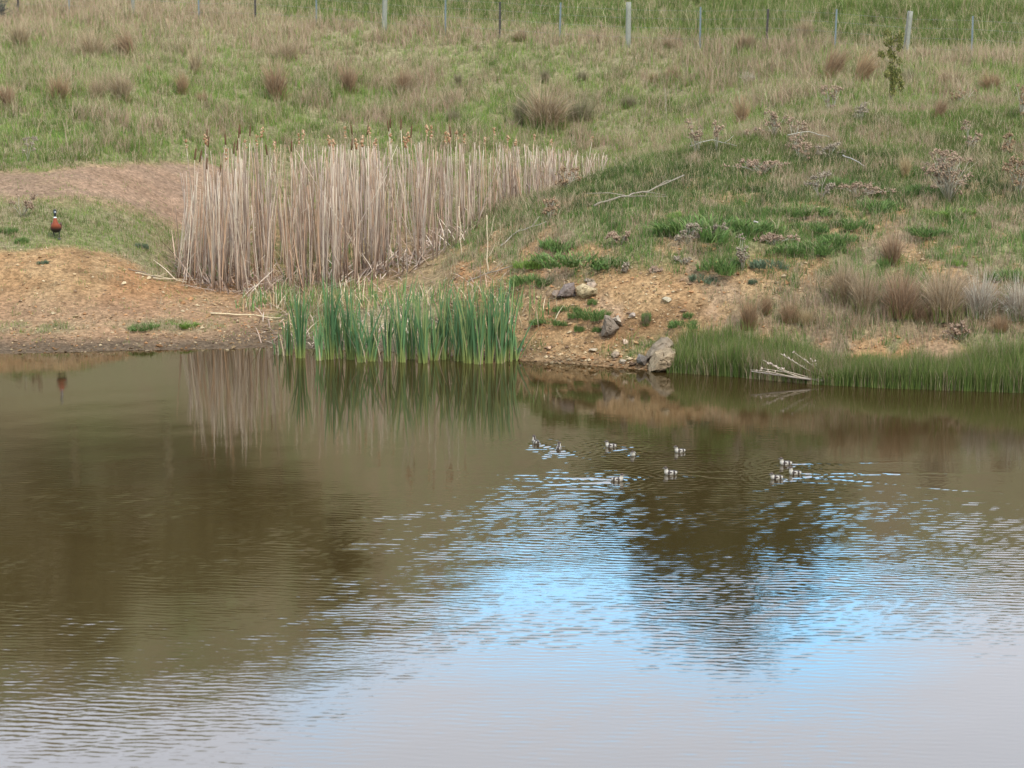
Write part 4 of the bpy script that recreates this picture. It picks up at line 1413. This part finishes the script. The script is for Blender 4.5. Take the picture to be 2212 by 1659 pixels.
for i, (px, wy, hp, nl, spr, lab) in enumerate(RC):
    p = water_at(px, wy)
    s = (wy - YH) / H
    g = float(ground_z(p[:1], p[1:2])[0])
    o = MB()
    reed_leaves(o, int(nl * 1.6), hp / s * 1.06, spr, RG, BASE, .027, .075, 70 + i)
    t = empty('green_reed_clump', (p[0], p[1], max(g, 0.0)))
    tag(t, lab, 'reed clump', 'green reed clumps along the waterline')
    o.build('leaf_tuft', M_LEAF, t)
    if i % 2 == 0:
        d = MB()
        reed_leaves(d, 4, hp / s * .6, .22, [(.42, .32, .2), (.34, .25, .16)], (.3, .22, .14), .02, .1, 170 + i)
        d.build('dead_leaf', M_DRY, t)
# short new shoots with yellowed tips behind them
SH = [(520, 575, 50), (610, 560, 50), (745, 560, 55), (850, 570, 50), (400, 570, 40), (425, 596, 40), (470, 606, 44), (560, 600, 50), (640, 606, 46), (700, 590, 55), (790, 590, 48), (540, 668, 52), (562, 655, 44), (585, 662, 60), (612, 655, 55), (640, 672, 62), (668, 652, 58), (700, 668, 66), (735, 655, 60), (768, 668, 70), (800, 655, 66), (830, 672, 60), (862, 650, 52), (900, 660, 56), (940, 652, 60), (985, 655, 58), (1030, 650, 55), (1075, 660, 58), (1125, 668, 62), (1165, 690, 60)]
for i, (px, py, hp) in enumerate(SH):
    p, s = frame_at(px, py)
    t = empty('reed_shoots', p)
    tag(t, 'short yellowing reed shoots with dead leaf bits behind the tall green row' if px < 1110 else ('reed shoots standing on the gravel just past the green row' if px < 1140 else 'reed shoots with twisted white dead leaves beside the gravel'), 'reed shoot', 'short reed shoots behind the green row' if px < 1110 else None)
    o = MB()
    reed_leaves(o, 16, hp / s, .2, [(.12, .19, .05), (.16, .2, .06), (.09, .16, .05)], (.26, .22, .09), .017, .3, 300 + i)
    o.build('leaf_tuft', M_LEAF, t)
    d = MB()
    reed_leaves(d, 12, hp / s * .85, .5, [(.46, .34, .2), (.42, .29, .15), (.52, .4, .26)], (.34, .25, .15), .02, .34, 400 + i)
    d.build('dead_leaf', M_DRY, t)


# ------------------------------------------------------------------ rocks
def rock_mesh(mb, dims, seed, col, n=15, sub=2, rough=.05, loc=(0, 0, 0), rot=0.0):
    r = random.Random(seed)
    bm = bmesh.new()
    for k in range(n):
        v = Vector((r.gauss(0, 1), r.gauss(0, 1), r.gauss(0, 1))).normalized()
        bm.verts.new((v.x * dims[0], v.y * dims[1], v.z * dims[2]))
    bmesh.ops.convex_hull(bm, input=bm.verts)
    bmesh.ops.delete(bm, geom=[v for v in bm.verts if not v.link_faces], context='VERTS')
    bmesh.ops.triangulate(bm, faces=bm.faces)
    for _ in range(sub):
        bmesh.ops.subdivide_edges(bm, edges=bm.edges, cuts=1, use_grid_fill=True)
    bmesh.ops.triangulate(bm, faces=bm.faces)
    m = min(dims)
    for v in bm.verts:
        q = v.co / m
        k = mnoise.fractal(q * 1.3 + Vector((seed, 0, 0)), 1.0, 2.0, 4)
        v.co += v.co.normalized() * k * rough * m
    R = Matrix.Rotation(rot, 3, 'Z')
    vs = np.array([list(R @ v.co + Vector(loc)) for v in bm.verts])
    bm.verts.ensure_lookup_table()
    f = [[v.index for v in q.verts] for q in bm.faces]
    cs = np.array([np.array(col) * (1 + .25 * mnoise.noise(Vector(v) * 3 / m * .3)) for v in vs])
    mb.add(vs, f, cs)
    bm.free()


def rock(px, py, wp, hp, dep, seed, col, lab, name='rock', sink=.25, rough=.09, n=15, rot=0.0):
    p, s = frame_at(px, py)
    mb = MB()
    w, h = wp / s / 2, hp / s / 2
    rock_mesh(mb, (w, dep, h), seed, col, n, 3, rough, (0, 0, h * (1 - sink)), rot)
    o = mb.build(name, M_ROCK, smooth=False)
    o.location = p
    tag(o, lab, 'rock')
    return o


def boulder(outline, foot, dep, col, lab, seed):
    p = water_at(*foot) if foot[1] > 780 else on_ground(*foot)
    k = F / (p[1] * cp + (H - p[2]) * sp)
    r = random.Random(seed)
    bm = bmesh.new()
    ol = np.array(outline, float)
    size = (ol.max(0) - ol.min(0)).max() / k / .7
    cx_, cz_ = (ol[:, 0].mean() - foot[0]) / k, (foot[1] - ol[:, 1].mean()) / k
    for (ox, oy) in outline:
        x, z_ = (ox - foot[0]) / k, (foot[1] - oy) / k
        for d, sh_ in ((-dep, .55), (-dep * .55, .88), (dep * .2, 1.0), (dep, .7)):
            bm.verts.new((cx_ + (x - cx_) * sh_ + r.gauss(0, .015 * size), d + r.gauss(0, .03 * size), max(-.12, cz_ + (z_ - cz_) * sh_ + r.gauss(0, .015 * size))))
    bmesh.ops.convex_hull(bm, input=bm.verts)
    bmesh.ops.delete(bm, geom=[v for v in bm.verts if not v.link_faces], context='VERTS')
    for _ in range(4):
        bmesh.ops.triangulate(bm, faces=bm.faces)
        bmesh.ops.subdivide_edges(bm, edges=[e for e in bm.edges if e.calc_length() > .035 * size], cuts=1, use_grid_fill=False)
    bmesh.ops.triangulate(bm, faces=bm.faces)
    for v in bm.verts:
        q = v.co * (5 / size) + Vector((seed, 0, 0))
        n_ = mnoise.fractal(q, 1.0, 2.0, 5)
        cr = abs(mnoise.noise(v.co * (4.2 / size) + Vector((3, seed, 0))))
        v.co += (v.co - Vector((cx_, 0, cz_))).normalized() * size * (n_ * .03 - .03 * max(0, .06 - cr) / .06)
    vs = np.array([list(v.co) for v in bm.verts])
    bm.verts.ensure_lookup_table()
    cs = np.array([np.array(col) * (1 + .35 * mnoise.noise(v.co * (4 / size))) * (.6 if abs(mnoise.noise(v.co * (4.2 / size) + Vector((3, seed, 0)))) < .03 else 1) for v in bm.verts])
    mb = MB()
    mb.add(vs, [[v.index for v in q.verts] for q in bm.faces], cs)
    bm.free()
    o = mb.build('rock', M_ROCK, smooth=False)
    o.location = p
    tag(o, lab, 'rock')


boulder([(1398, 803), (1402, 778), (1416, 762), (1440, 752), (1457, 755), (1461, 772), (1455, 797), (1425, 803)], (1428, 799), .30, (.235, .165, .10), 'tan front block of the cracked boulder at the water edge beside the rushes', 4)
boulder([(1388, 778), (1404, 755), (1428, 731), (1441, 727), (1456, 739), (1459, 755), (1436, 760), (1408, 776)], (1424, 770), .24, (.185, .135, .09), 'greyer slab leaning behind the front block of the cracked shore boulder', 9)
rock(1390, 790, 34, 30, .2, 9, (.14, .112, .09), 'dark grey wedge rock at the waterline in front of the large boulder', n=11)
boulder([(1200, 642), (1204, 633), (1220, 615), (1241, 611), (1245, 640), (1222, 644)], (1222, 641), .16, (.155, .112, .09), 'purplish brown smooth half of the split rock on the bare slope', 12)
boulder([(1244, 624), (1256, 615), (1268, 617), (1290, 625), (1291, 638), (1261, 648), (1247, 640)], (1266, 644), .16, (.30, .215, .12), 'tan cracked half of the split rock on the bare slope', 13)
rock(1202, 645, 22, 20, .15, 15, (.2, .14, .1), 'low brown rock at the reed side of the split pair')
rock(1278, 630, 26, 24, .2, 16, (.29, .20, .135), 'crumbling pinkish rock behind the tan half of the split pair', rough=.2)
boulder([(1306, 683), (1316, 685), (1330, 697), (1339, 710), (1326, 719), (1315, 730), (1299, 727), (1305, 709)], (1318, 726), .14, (.165, .12, .085), 'dark slaty rock sticking up from the gravel', 17)
rock(1335, 706, 26, 26, .18, 18, (.33, .25, .175), 'brown flaky rock leaning behind the dark slaty one', n=10, rough=.2)
rock(1312, 728, 20, 14, .13, 19, (.16, .125, .10), 'small dark stone at the foot of the slaty rock')
rock(1440, 653, 22, 12, .14, 21, (.33, .26, .17), 'whitish flat stone alone on the orange slope')
rock(1366, 686, 16, 12, .12, 22, (.27, .2, .15), 'brown stone half buried in the gravel slope')
rock(1122, 762, 16, 10, .1, 23, (.12, .095, .075), 'small black stone near the water beside the green reeds')
rock(1185, 756, 12, 9, .08, 24, (.45, .27, .16), 'reddish stone in the gravel just above the water')
rock(1345, 785, 18, 10, .09, 25, (.29, .22, .15), 'pale stone at the waterline a step from the boulder')
rock(1330, 772, 22, 14, .1, 26, (.25, .175, .115), 'rounded tan stone just behind the waterline stones')
rock(1282, 762, 24, 9, .1, 27, (.33, .245, .16), 'flat light stone on the gravel shore')
rock(1748, 402, 9, 8, .05, 28, (.65, .6, .52), 'tiny white stone high on the bank by bare soil')
rock(1350, 745, 16, 12, .1, 30, (.42, .28, .19), 'pinkish stone in the gravel between slaty rock and boulder')


# ------------------------------------------------------------------ fence
fence = empty('wire_fence', on_ground(1357, 95, 60))
tag(fence, 'wire fence of pale wooden and thin steel posts crossing the paddock', 'fence')
fo = np.array(fence.location)
POSTS = [(150, 30, 's'), (288, 38, 'w2'), (430, 47, 's'), (552, 48, 'd'), (684, 53, 's'), (830, 68, 'w'), (962, 72, 's'), (1080, 82, 'd'), (1209, 90, 's'), (1357, 97, 'w'), (1512, 103, 's'), (1655, 99, 'd'), (1803, 112, 's'), (1954, 128, 'w3'), (2098, 132, 's'), (2245, 142, 'd'), (40, 28, 'd'), (-80, 25, 'w2')]
FD = lambda px: lerp_tab(px, [(-80, 78.5), (288, 77), (830, 73.2), (1357, 69), (1954, 64.6), (2245, 63)])
tops = []
for px, by, k in sorted(POSTS):
    Y = float(FD(px))
    xr, yr, _ = ray(px, by)
    X = xr / yr * Y
    g = float(ground_z(np.array([X]), np.array([Y]))[0])
    z0 = min(g, at(px, by, Y)[2]) - .05
    b = np.array([X, Y, z0]) - fo
    m = MB()
    if k[0] == 'w':
        hgt = 1.32
        r = .082 if k != 'w2' else .06
        tilt = .09 if k == 'w3' else (.03 if px == 830 else .0)
        base = np.array([.185, .168, .135])
        n = 8
        t = np.linspace(0, 1, n)
        pts = b[None] + np.stack([tilt * hgt * t, 0 * t, (hgt + .05) * t], 1)
        m.tube(pts, r * (1 - .06 * t) * (1 + rng.normal(0, .02, n)), base, 10, base * .93)
        if k == 'w3':
            m.tube(pts[[0, 4, 7]] + np.array([-.05, -.075, 0]), .012, (.12, .1, .085), 4)
        m.build('wooden_post', M_WOOD, fence)
    else:
        hgt = 1.22 if k == 's' else 1.12
        c = (.115, .125, .128) if k == 's' else (.035, .022, .018)
        tilt = {962: .01, 1655: .03, 1803: .02, 1209: .02}.get(px, .0)
        hub = [b, b + np.array([tilt * hgt, 0, hgt + .05])]
        for a in (math.radians(90), math.radians(210), math.radians(330)):
            d = np.array([math.cos(a), math.sin(a), 0]) * (.026 if k == 's' else .036)
            w = np.array([-math.sin(a), math.cos(a), 0]) * .006
            v = []
            for e in hub:
                v += [e - w, e + w, e + d + w, e + d - w]
            f = []
            for j in range(4):
                q = (j + 1) % 4
                f += [[j, q, 4 + q], [j, 4 + q, 4 + j]]
            f += [[4, 5, 6], [4, 6, 7]]
            m.add(v, f, np.array(c))
        m.tube(hub, .012 if k == 's' else .018, np.array(c), 6)
        m.build('steel_post' if k == 's' else 'iron_post', M_STEEL, fence, smooth=False)
    tops.append((b, hgt, tilt))
for fr in (.25, .5, .73, .93):
    m = MB()
    pts = []
    for i, (b, hg, tl) in enumerate(tops):
        pts.append(b + np.array([tl * 1.2 * fr, -.03, .05 + 1.18 * fr]))
    m.tube(pts, .0024, (.16, .155, .15), 3)
    m.build('wire', M_STEEL, fence)


# ------------------------------------------------------------------ sapling, corner bush, trees on the hill
def leaf_cloud(mb, C, R, n, size, cols):
    d = rng.normal(0, 1, (n, 3))
    d /= np.linalg.norm(d, axis=1)[:, None]
    q = rng.random(n) ** .42
    P = np.asarray(C)[None] + d * q[:, None] * np.asarray(R)[None]
    c = np.array(cols)[rng.integers(0, len(cols), n)] * rng.uniform(.7, 1.3, (n, 1))
    mb.blades(P, size * rng.uniform(.6, 1.3, n), size * .42 * rng.uniform(.6, 1.3, n), rng.uniform(0, 3.14, n), rng.uniform(.2, .95, n), rng.uniform(0, 6.28, n), c, c)


p, s = frame_at(1924, 226)
t = empty('sapling', p)
tag(t, 'slim olive green sapling standing alone in the grass in front of the leaning grey post', 'sapling')
h = 152 / s
m = MB()
m.tube([(0, 0, -.05), (-.02, 0, h * .3), (.02, .01, h * .6), (-.01, 0, h * .95)], [.028, .022, .015, .006], (.2, .15, .1), 6)
br = []
for k in range(26):
    z = h * random.uniform(.1, .95)
    a = random.uniform(0, 6.28)
    L = random.uniform(.10, .34) * (1.15 if z > h * .55 else .8)
    e = np.array([math.cos(a) * L, math.sin(a) * L, z + L * .6])
    m.tube([(0, 0, z), e * np.array([.5, .5, 0]) + np.array([0, 0, z + L * .2]), e], [.007, .005, .003], (.2, .16, .1), 4)
    br.append(e)
m.build('trunk', M_WOOD, t)
m = MB()
OLIVE = [(.14, .13, .033), (.11, .11, .03), (.19, .165, .048), (.075, .08, .024), (.27, .215, .085)]
for e in br:
    leaf_cloud(m, e, (.075, .075, .10), 85, .055, OLIVE)
for k in range(12):
    z = h * random.uniform(.05, .97)
    leaf_cloud(m, (random.gauss(0, .04), random.gauss(0, .04), z), (.085, .085, .12), 100, .055, OLIVE)
m.build('crown', M_LEAF, t)

p, s = frame_at(-14, 44)
t = empty('twiggy_bush', p)
tag(t, 'dark twiggy bush cut off by the top corner of the photo', 'bush')
m = MB()
ml = MB()
for k in range(60):
    a, el = random.uniform(0, 6.28), random.uniform(.3, 1.4)
    L = random.uniform(.45, 1.0)
    d = np.array([math.cos(a) * math.cos(el), math.sin(a) * math.cos(el), math.sin(el)])
    e = d * L
    md = e * .5 + rng.normal(0, .05, 3)
    m.tube([(0, 0, -.03), md, e], [.014, .009, .004], (.06, .05, .045), 4)
    for _ in range(4):
        q = md + (e - md) * random.random()
        e2 = q + rng.normal(0, .13, 3)
        m.tube([q, e2], [.004, .002], (.07, .055, .05), 3)
        if e2[2] > .1:
            leaf_cloud(ml, e2, (.07, .07, .06), 8, .045, [(.055, .06, .045), (.09, .075, .06), (.04, .045, .035)])
m.build('twigs', M_BARK, t)
ml.build('foliage', M_LEAF, t)


def hill_tree(px, ytop, Y, wide, lab, seed, cols, low=.38, slim=1.0):
    """a gum tree on the slope whose mirror image reaches picture row ytop"""
    global rng
    u = (px - CX) / F / (cp + ((CY - ytop) / F) * sp) * 1.03
    X = u * Y
    g = float(ground_z(np.array([X]), np.array([Y]))[0])
    top = H + Y * math.tan((ytop - YH) / F * .985) - H * 0 + 0
    # the mirror ray leaves the water at height 0 some 20 m from the viewer
    ywat = H / math.tan((ytop - YH) / F)
    top = (Y - ywat) * math.tan((ytop - YH) / F)
    h = max(6.0, top - g)
    t = empty('gum_tree', (X, Y, g - .2))
    tag(t, lab, 'tree', 'gum trees on the hill mirrored in the pond')
    r = random.Random(seed)
    mt = MB()
    mt.tube([(0, 0, 0), (.2, 0, h * .25), (-.1, .1, h * .55), (.2, 0, h * .8)], [h * .022, h * .018, h * .012, h * .005], (.15, .115, .08), 8)
    mc = MB()
    R = wide / 2
    for k in range(24):
        z = h * r.uniform(low, .97)
        a = r.uniform(0, 6.28)
        q = R * math.sqrt(r.random()) * (1.05 - .75 * max(0, (z / h - .55)) / .45) * slim
        e = np.array([math.cos(a) * q, math.sin(a) * q, z])
        mt.tube([(0, 0, z * .62), e * np.array([.5, .5, 0]) + np.array([0, 0, z * .85]), e], [h * .006, h * .004, h * .002], (.15, .115, .08), 5)
        leaf_cloud(mc, e, (R * .38, R * .38, R * .29), 420, .36, cols)
    mt.build('trunk', M_BARK, t)
    mc.build('crown', M_LEAF, t)


GUM = [(.06, .07, .022), (.075, .08, .027), (.05, .055, .02), (.095, .09, .035)]
GUM2 = [(.15, .115, .05), (.17, .13, .06), (.125, .10, .045)]
hill_tree(1395, 1240, 150, 8, 'dark gum tree making the cattail side edge of the big dark reflection', 11, GUM, .2)
hill_tree(1480, 1320, 150, 10.5, 'tall dark gum tree in the middle of the big dark reflection', 1, GUM, .25)
hill_tree(1580, 1360, 152, 10.5, 'tallest dark gum tree, making the deepest point of the big dark reflection', 2, GUM, .25)
hill_tree(1665, 1265, 149, 8.5, 'dark gum tree that makes the far side of the big dark reflection', 3, GUM, .25)
hill_tree(30, 1340, 140, 13, 'broad gum tree reflected dark at the photo edge', 4, GUM2, .4)
hill_tree(200, 1385, 142, 14, 'broad gum tree making the middle of the darkest brown reflection', 5, GUM2, .4)
hill_tree(390, 1310, 141, 13, 'gum tree reflected below the cattail reflection', 6, GUM2, .4)
hill_tree(520, 1250, 143, 9, 'gum tree reflected at the far end of the dark brown patch', 12, GUM2, .45)
hill_tree(620, 1095, 150, 7, 'smaller gum tree reflected beyond the dark brown patch', 7, GUM2, .4)
hill_tree(730, 1060, 158, 7, 'small gum tree faintly reflected toward the middle of the pond', 13, GUM2, .35)


# ------------------------------------------------------------------ birds
def loft(rings, seg=14):
    """rings: (centre y, centre z, half width, half height, tangent angle in the y-z plane) -> one closed tube of vertices"""
    v, f = [], []
    n = len(rings)
    for (cy, cz, rw, rh, an) in rings:
        for j in range(seg):
            a = 2 * math.pi * j / seg
            x = rw * math.cos(a)
            d = rh * math.sin(a)
            v.append((x, cy - d * math.sin(an), cz + d * math.cos(an)))
    for i in range(n - 1):
        for j in range(seg):
            k = (j + 1) % seg
            p, q, x, y = i * seg + j, i * seg + k, (i + 1) * seg + k, (i + 1) * seg + j
            f += [[p, q, x], [p, x, y]]
    v.append((0, rings[0][0], rings[0][1]))
    v.append((0, rings[-1][0], rings[-1][1]))
    for j in range(seg):
        k = (j + 1) % seg
        f += [[len(v) - 2, k, j], [len(v) - 1, (n - 1) * seg + j, (n - 1) * seg + k]]
    return np.array(v), f


def spline_rings(keys, n):
    """keys: (y, z, half width, half height); resampled smoothly, with the tangent angle added"""
    K = np.array(keys, float)
    t = np.arange(len(K))
    tt = np.linspace(0, len(K) - 1, n)

    def cat(c):
        out = []
        for q in tt:
            i = min(int(q), len(K) - 2)
            u = q - i
            p0, p1, p2, p3 = c[max(i - 1, 0)], c[i], c[i + 1], c[min(i + 2, len(K) - 1)]
            out.append(.5 * ((2 * p1) + (-p0 + p2) * u + (2 * p0 - 5 * p1 + 4 * p2 - p3) * u * u + (-p0 + 3 * p1 - 3 * p2 + p3) * u ** 3))
        return np.array(out)
    y, z, w, h = (cat(K[:, i]) for i in range(4))
    dy, dz = np.gradient(y), np.gradient(z)
    an = np.arctan2(dz, dy)
    return [(y[i], z[i], max(w[i], .001), max(h[i], .001), an[i]) for i in range(n)], tt


# adult shelduck, walking straight towards the viewer (model faces -Y)
DP = on_ground(121, 517)
duck = empty('shelduck', DP + np.array([.012, 0, -.004]), math.radians(4))
tag(duck, 'adult shelduck with chestnut breast, dark head and white face walking down the sandy spit', 'duck')
keys = [(.27, .255, .012, .006), (.21, .25, .045, .025), (.13, .24, .085, .07), (.04, .222, .105, .094), (-.05, .225, .108, .098), (-.10, .275, .088, .082), (-.112, .335, .056, .058), (-.112, .39, .037, .042), (-.11, .435, .0285, .033), (-.108, .475, .0225, .026), (-.108, .512, .024, .027), (-.118, .545, .034, .036), (-.120, .572, .034, .034), (-.112, .592, .020, .022), (-.110, .600, .004, .005)]
rings, tt = spline_rings(keys, 64)
v, f = loft(rings, 18)
col = np.zeros((len(v), 3))
for i, (x, y, z) in enumerate(v):
    k = tt[min(i // 18, 63)]
    if k >= 8.3:
        c = (.012, .013, .012)
        if k > 9.8 and y < -.13 and -.010 < x < .026 and .535 < z < .566:
            c = (.75, .72, .66)
    elif k >= 7.85:
        c = (.80, .76, .70)
    elif k >= 3.6:
        low = (z - .20) / .085
        q = min(1, max(0, low))
        c = tuple(np.array([.018, .012, .010]) * (1 - q) + np.array([.185, .036, .011]) * q)
    else:
        q = min(1, max(0, (z - .19) / .06))
        c = tuple(np.array([.02, .016, .014]) * (1 - q) + np.array([.06, .045, .035]) * q)
    col[i] = c
m = MB()
m.add(v, f, col)
m.build('body', M_FEATHER, duck)
m = MB()
r2_, _ = spline_rings([(-.148, .556, .015, .012), (-.165, .548, .014, .010), (-.185, .538, .014, .006), (-.198, .533, .009, .003)], 12)
v, f = loft(r2_, 10)
m.add(v, f, np.array([.10, .10, .105]))
m.build('bill', M_BILL, duck)
for sx in (-1, 1):
    m = MB()
    m.blobs(np.array([[sx * .028, -.140, .562]]), .006, (.01, .008, .006), 0)
    m.build('eye', M_BILL, duck)
    m = MB()
    rr, t2 = spline_rings([(-.05, .27, .010, .03), (.02, .268, .022, .058), (.10, .262, .022, .052), (.18, .262, .014, .03), (.27, .262, .004, .008)], 18)
    v, f = loft(rr, 10)
    v[:, 0] += sx * np.interp(v[:, 1], [-.05, .05, .15, .27], [.086, .088, .066, .018])
    cc = np.where((v[:, 1] < .02)[:, None], np.array([[.07, .03, .015]]), np.array([[.03, .026, .022]]))
    m.add(v, f, cc)
    m.build('wing', M_FEATHER, duck)
LEGC = (.035, .03, .028)
for kind in ('stand', 'lift'):
    m = MB()
    if kind == 'stand':
        pts = [(.052, .0, .17), (.056, .005, .115), (.058, -.01, .06), (.058, -.005, .012)]
    else:
        pts = [(-.055, -.0, .17), (-.054, -.012, .12), (-.043, .012, .075), (-.038, .03, .05)]
    m.tube(pts, [.022, .011, .0075, .007], LEGC, 7)
    a = np.array(pts[-1])
    if kind == 'stand':
        toes = [a + np.array([-.035, -.075, -.010]), a + np.array([.0, -.088, -.010]), a + np.array([.036, -.072, -.010])]
    else:
        toes = [a + np.array([-.014, -.02, -.052]), a + np.array([.0, -.024, -.058]), a + np.array([.016, -.02, -.05])]
    for q in toes:
        m.tube([a, (a + q) / 2 + np.array([0, 0, .004]), q], [.006, .005, .003], LEGC, 5)
    for q0, q1 in zip(toes[:-1], toes[1:]):
        up = np.array([0, 0, .003])
        m.add([a + up, q0 + up, q1 + up, a - up, q0 - up, q1 - up], [[0, 1, 2], [3, 5, 4], [1, 4, 5], [1, 5, 2]], np.array(LEGC))
    m.build('leg', M_BILL, duck)


def duckling(px, py, hd, lab, sc, tuck=False, raised=0.0):
    p = water_at(px, py)
    t = empty('duckling', p, -math.radians(hd))
    t.scale = (sc, sc, sc)
    tag(t, lab, 'duckling', 'shelduck ducklings swimming in the pond')
    hz = -.014 if tuck else raised
    # model faces +Y, waterline z = 0
    keys = [(-.098, .044, .006, .004), (-.085, .036, .024, .018), (-.05, .026, .042, .036), (0, .020, .046, .042), (.036, .026, .040, .040), (.050, .046 + hz * .3, .031, .032), (.052, .060 + hz * .7, .025, .026), (.056, .074 + hz, .0255, .025), (.062, .087 + hz, .0265, .025), (.058, .102 + hz, .016, .015), (.056, .107 + hz, .003, .003)]
    rings, tt = spline_rings(keys, 44)
    v, f = loft(rings, 16)
    col = np.zeros((len(v), 3))
    WH, DK, BR = np.array([.36, .305, .24]), np.array([.03, .019, .014]), np.array([.09, .05, .03])
    for i, (x, y, z) in enumerate(v):
        k = tt[min(i // 16, 43)]
        c = WH
        if k > 6.9:                                            # head: dark cap
            if z > .081 + hz + .12 * max(0, y - .062) or (abs(x) < .013 and y < .05):
                c = BR * .7 if z > .099 + hz else DK
        elif k > 4.6:                                          # nape stripe
            if abs(x) < .016 and y < .056:
                c = DK
        else:
            if abs(x) < .018 and z > .03:
                c = DK                                         # line along the back
            elif .004 < y < .032 and z > .0:
                c = DK                                         # bar behind the breast
            elif -.068 < y < -.038 and z > .006 and abs(x) > .018:
                c = DK                                         # thigh patch
            elif y < -.088:
                c = BR
        col[i] = c
    m = MB()
    m.add(v, f, col)
    m.build('body', M_FEATHER, t)
    m = MB()
    rr, _ = spline_rings([(.080, .085 + hz, .008, .007), (.094, .081 + hz, .008, .005), (.106, .078 + hz, .005, .002)], 8)
    v, f = loft(rr, 8)
    m.add(v, f, np.array([.10, .08, .07]))
    m.build('bill', M_BILL, t)
    for sx in (-1, 1):
        m = MB()
        m.blobs(np.array([[sx * .0225, .073, .089 + hz]]), .0035, (.01, .008, .006), 0)
        m.build('eye', M_BILL, t)
        m = MB()
        rr, _ = spline_rings([(.022, .036, .004, .010), (0, .034, .006, .014), (-.024, .034, .003, .008)], 8)
        v, f = loft(rr, 8)
        v[:, 0] += sx * .041
        m.add(v, f, np.array([.05, .032, .025]))
        m.build('wing', M_FEATHER, t)


for i, (dx, dy, hd, lab, sc) in enumerate(DUCKLINGS):
    duckling(dx, dy, hd, lab, sc * .95, tuck=i in (3, 8), raised={0: .016, 1: .008, 4: .006, 7: .006, 9: .012}.get(i, 0))
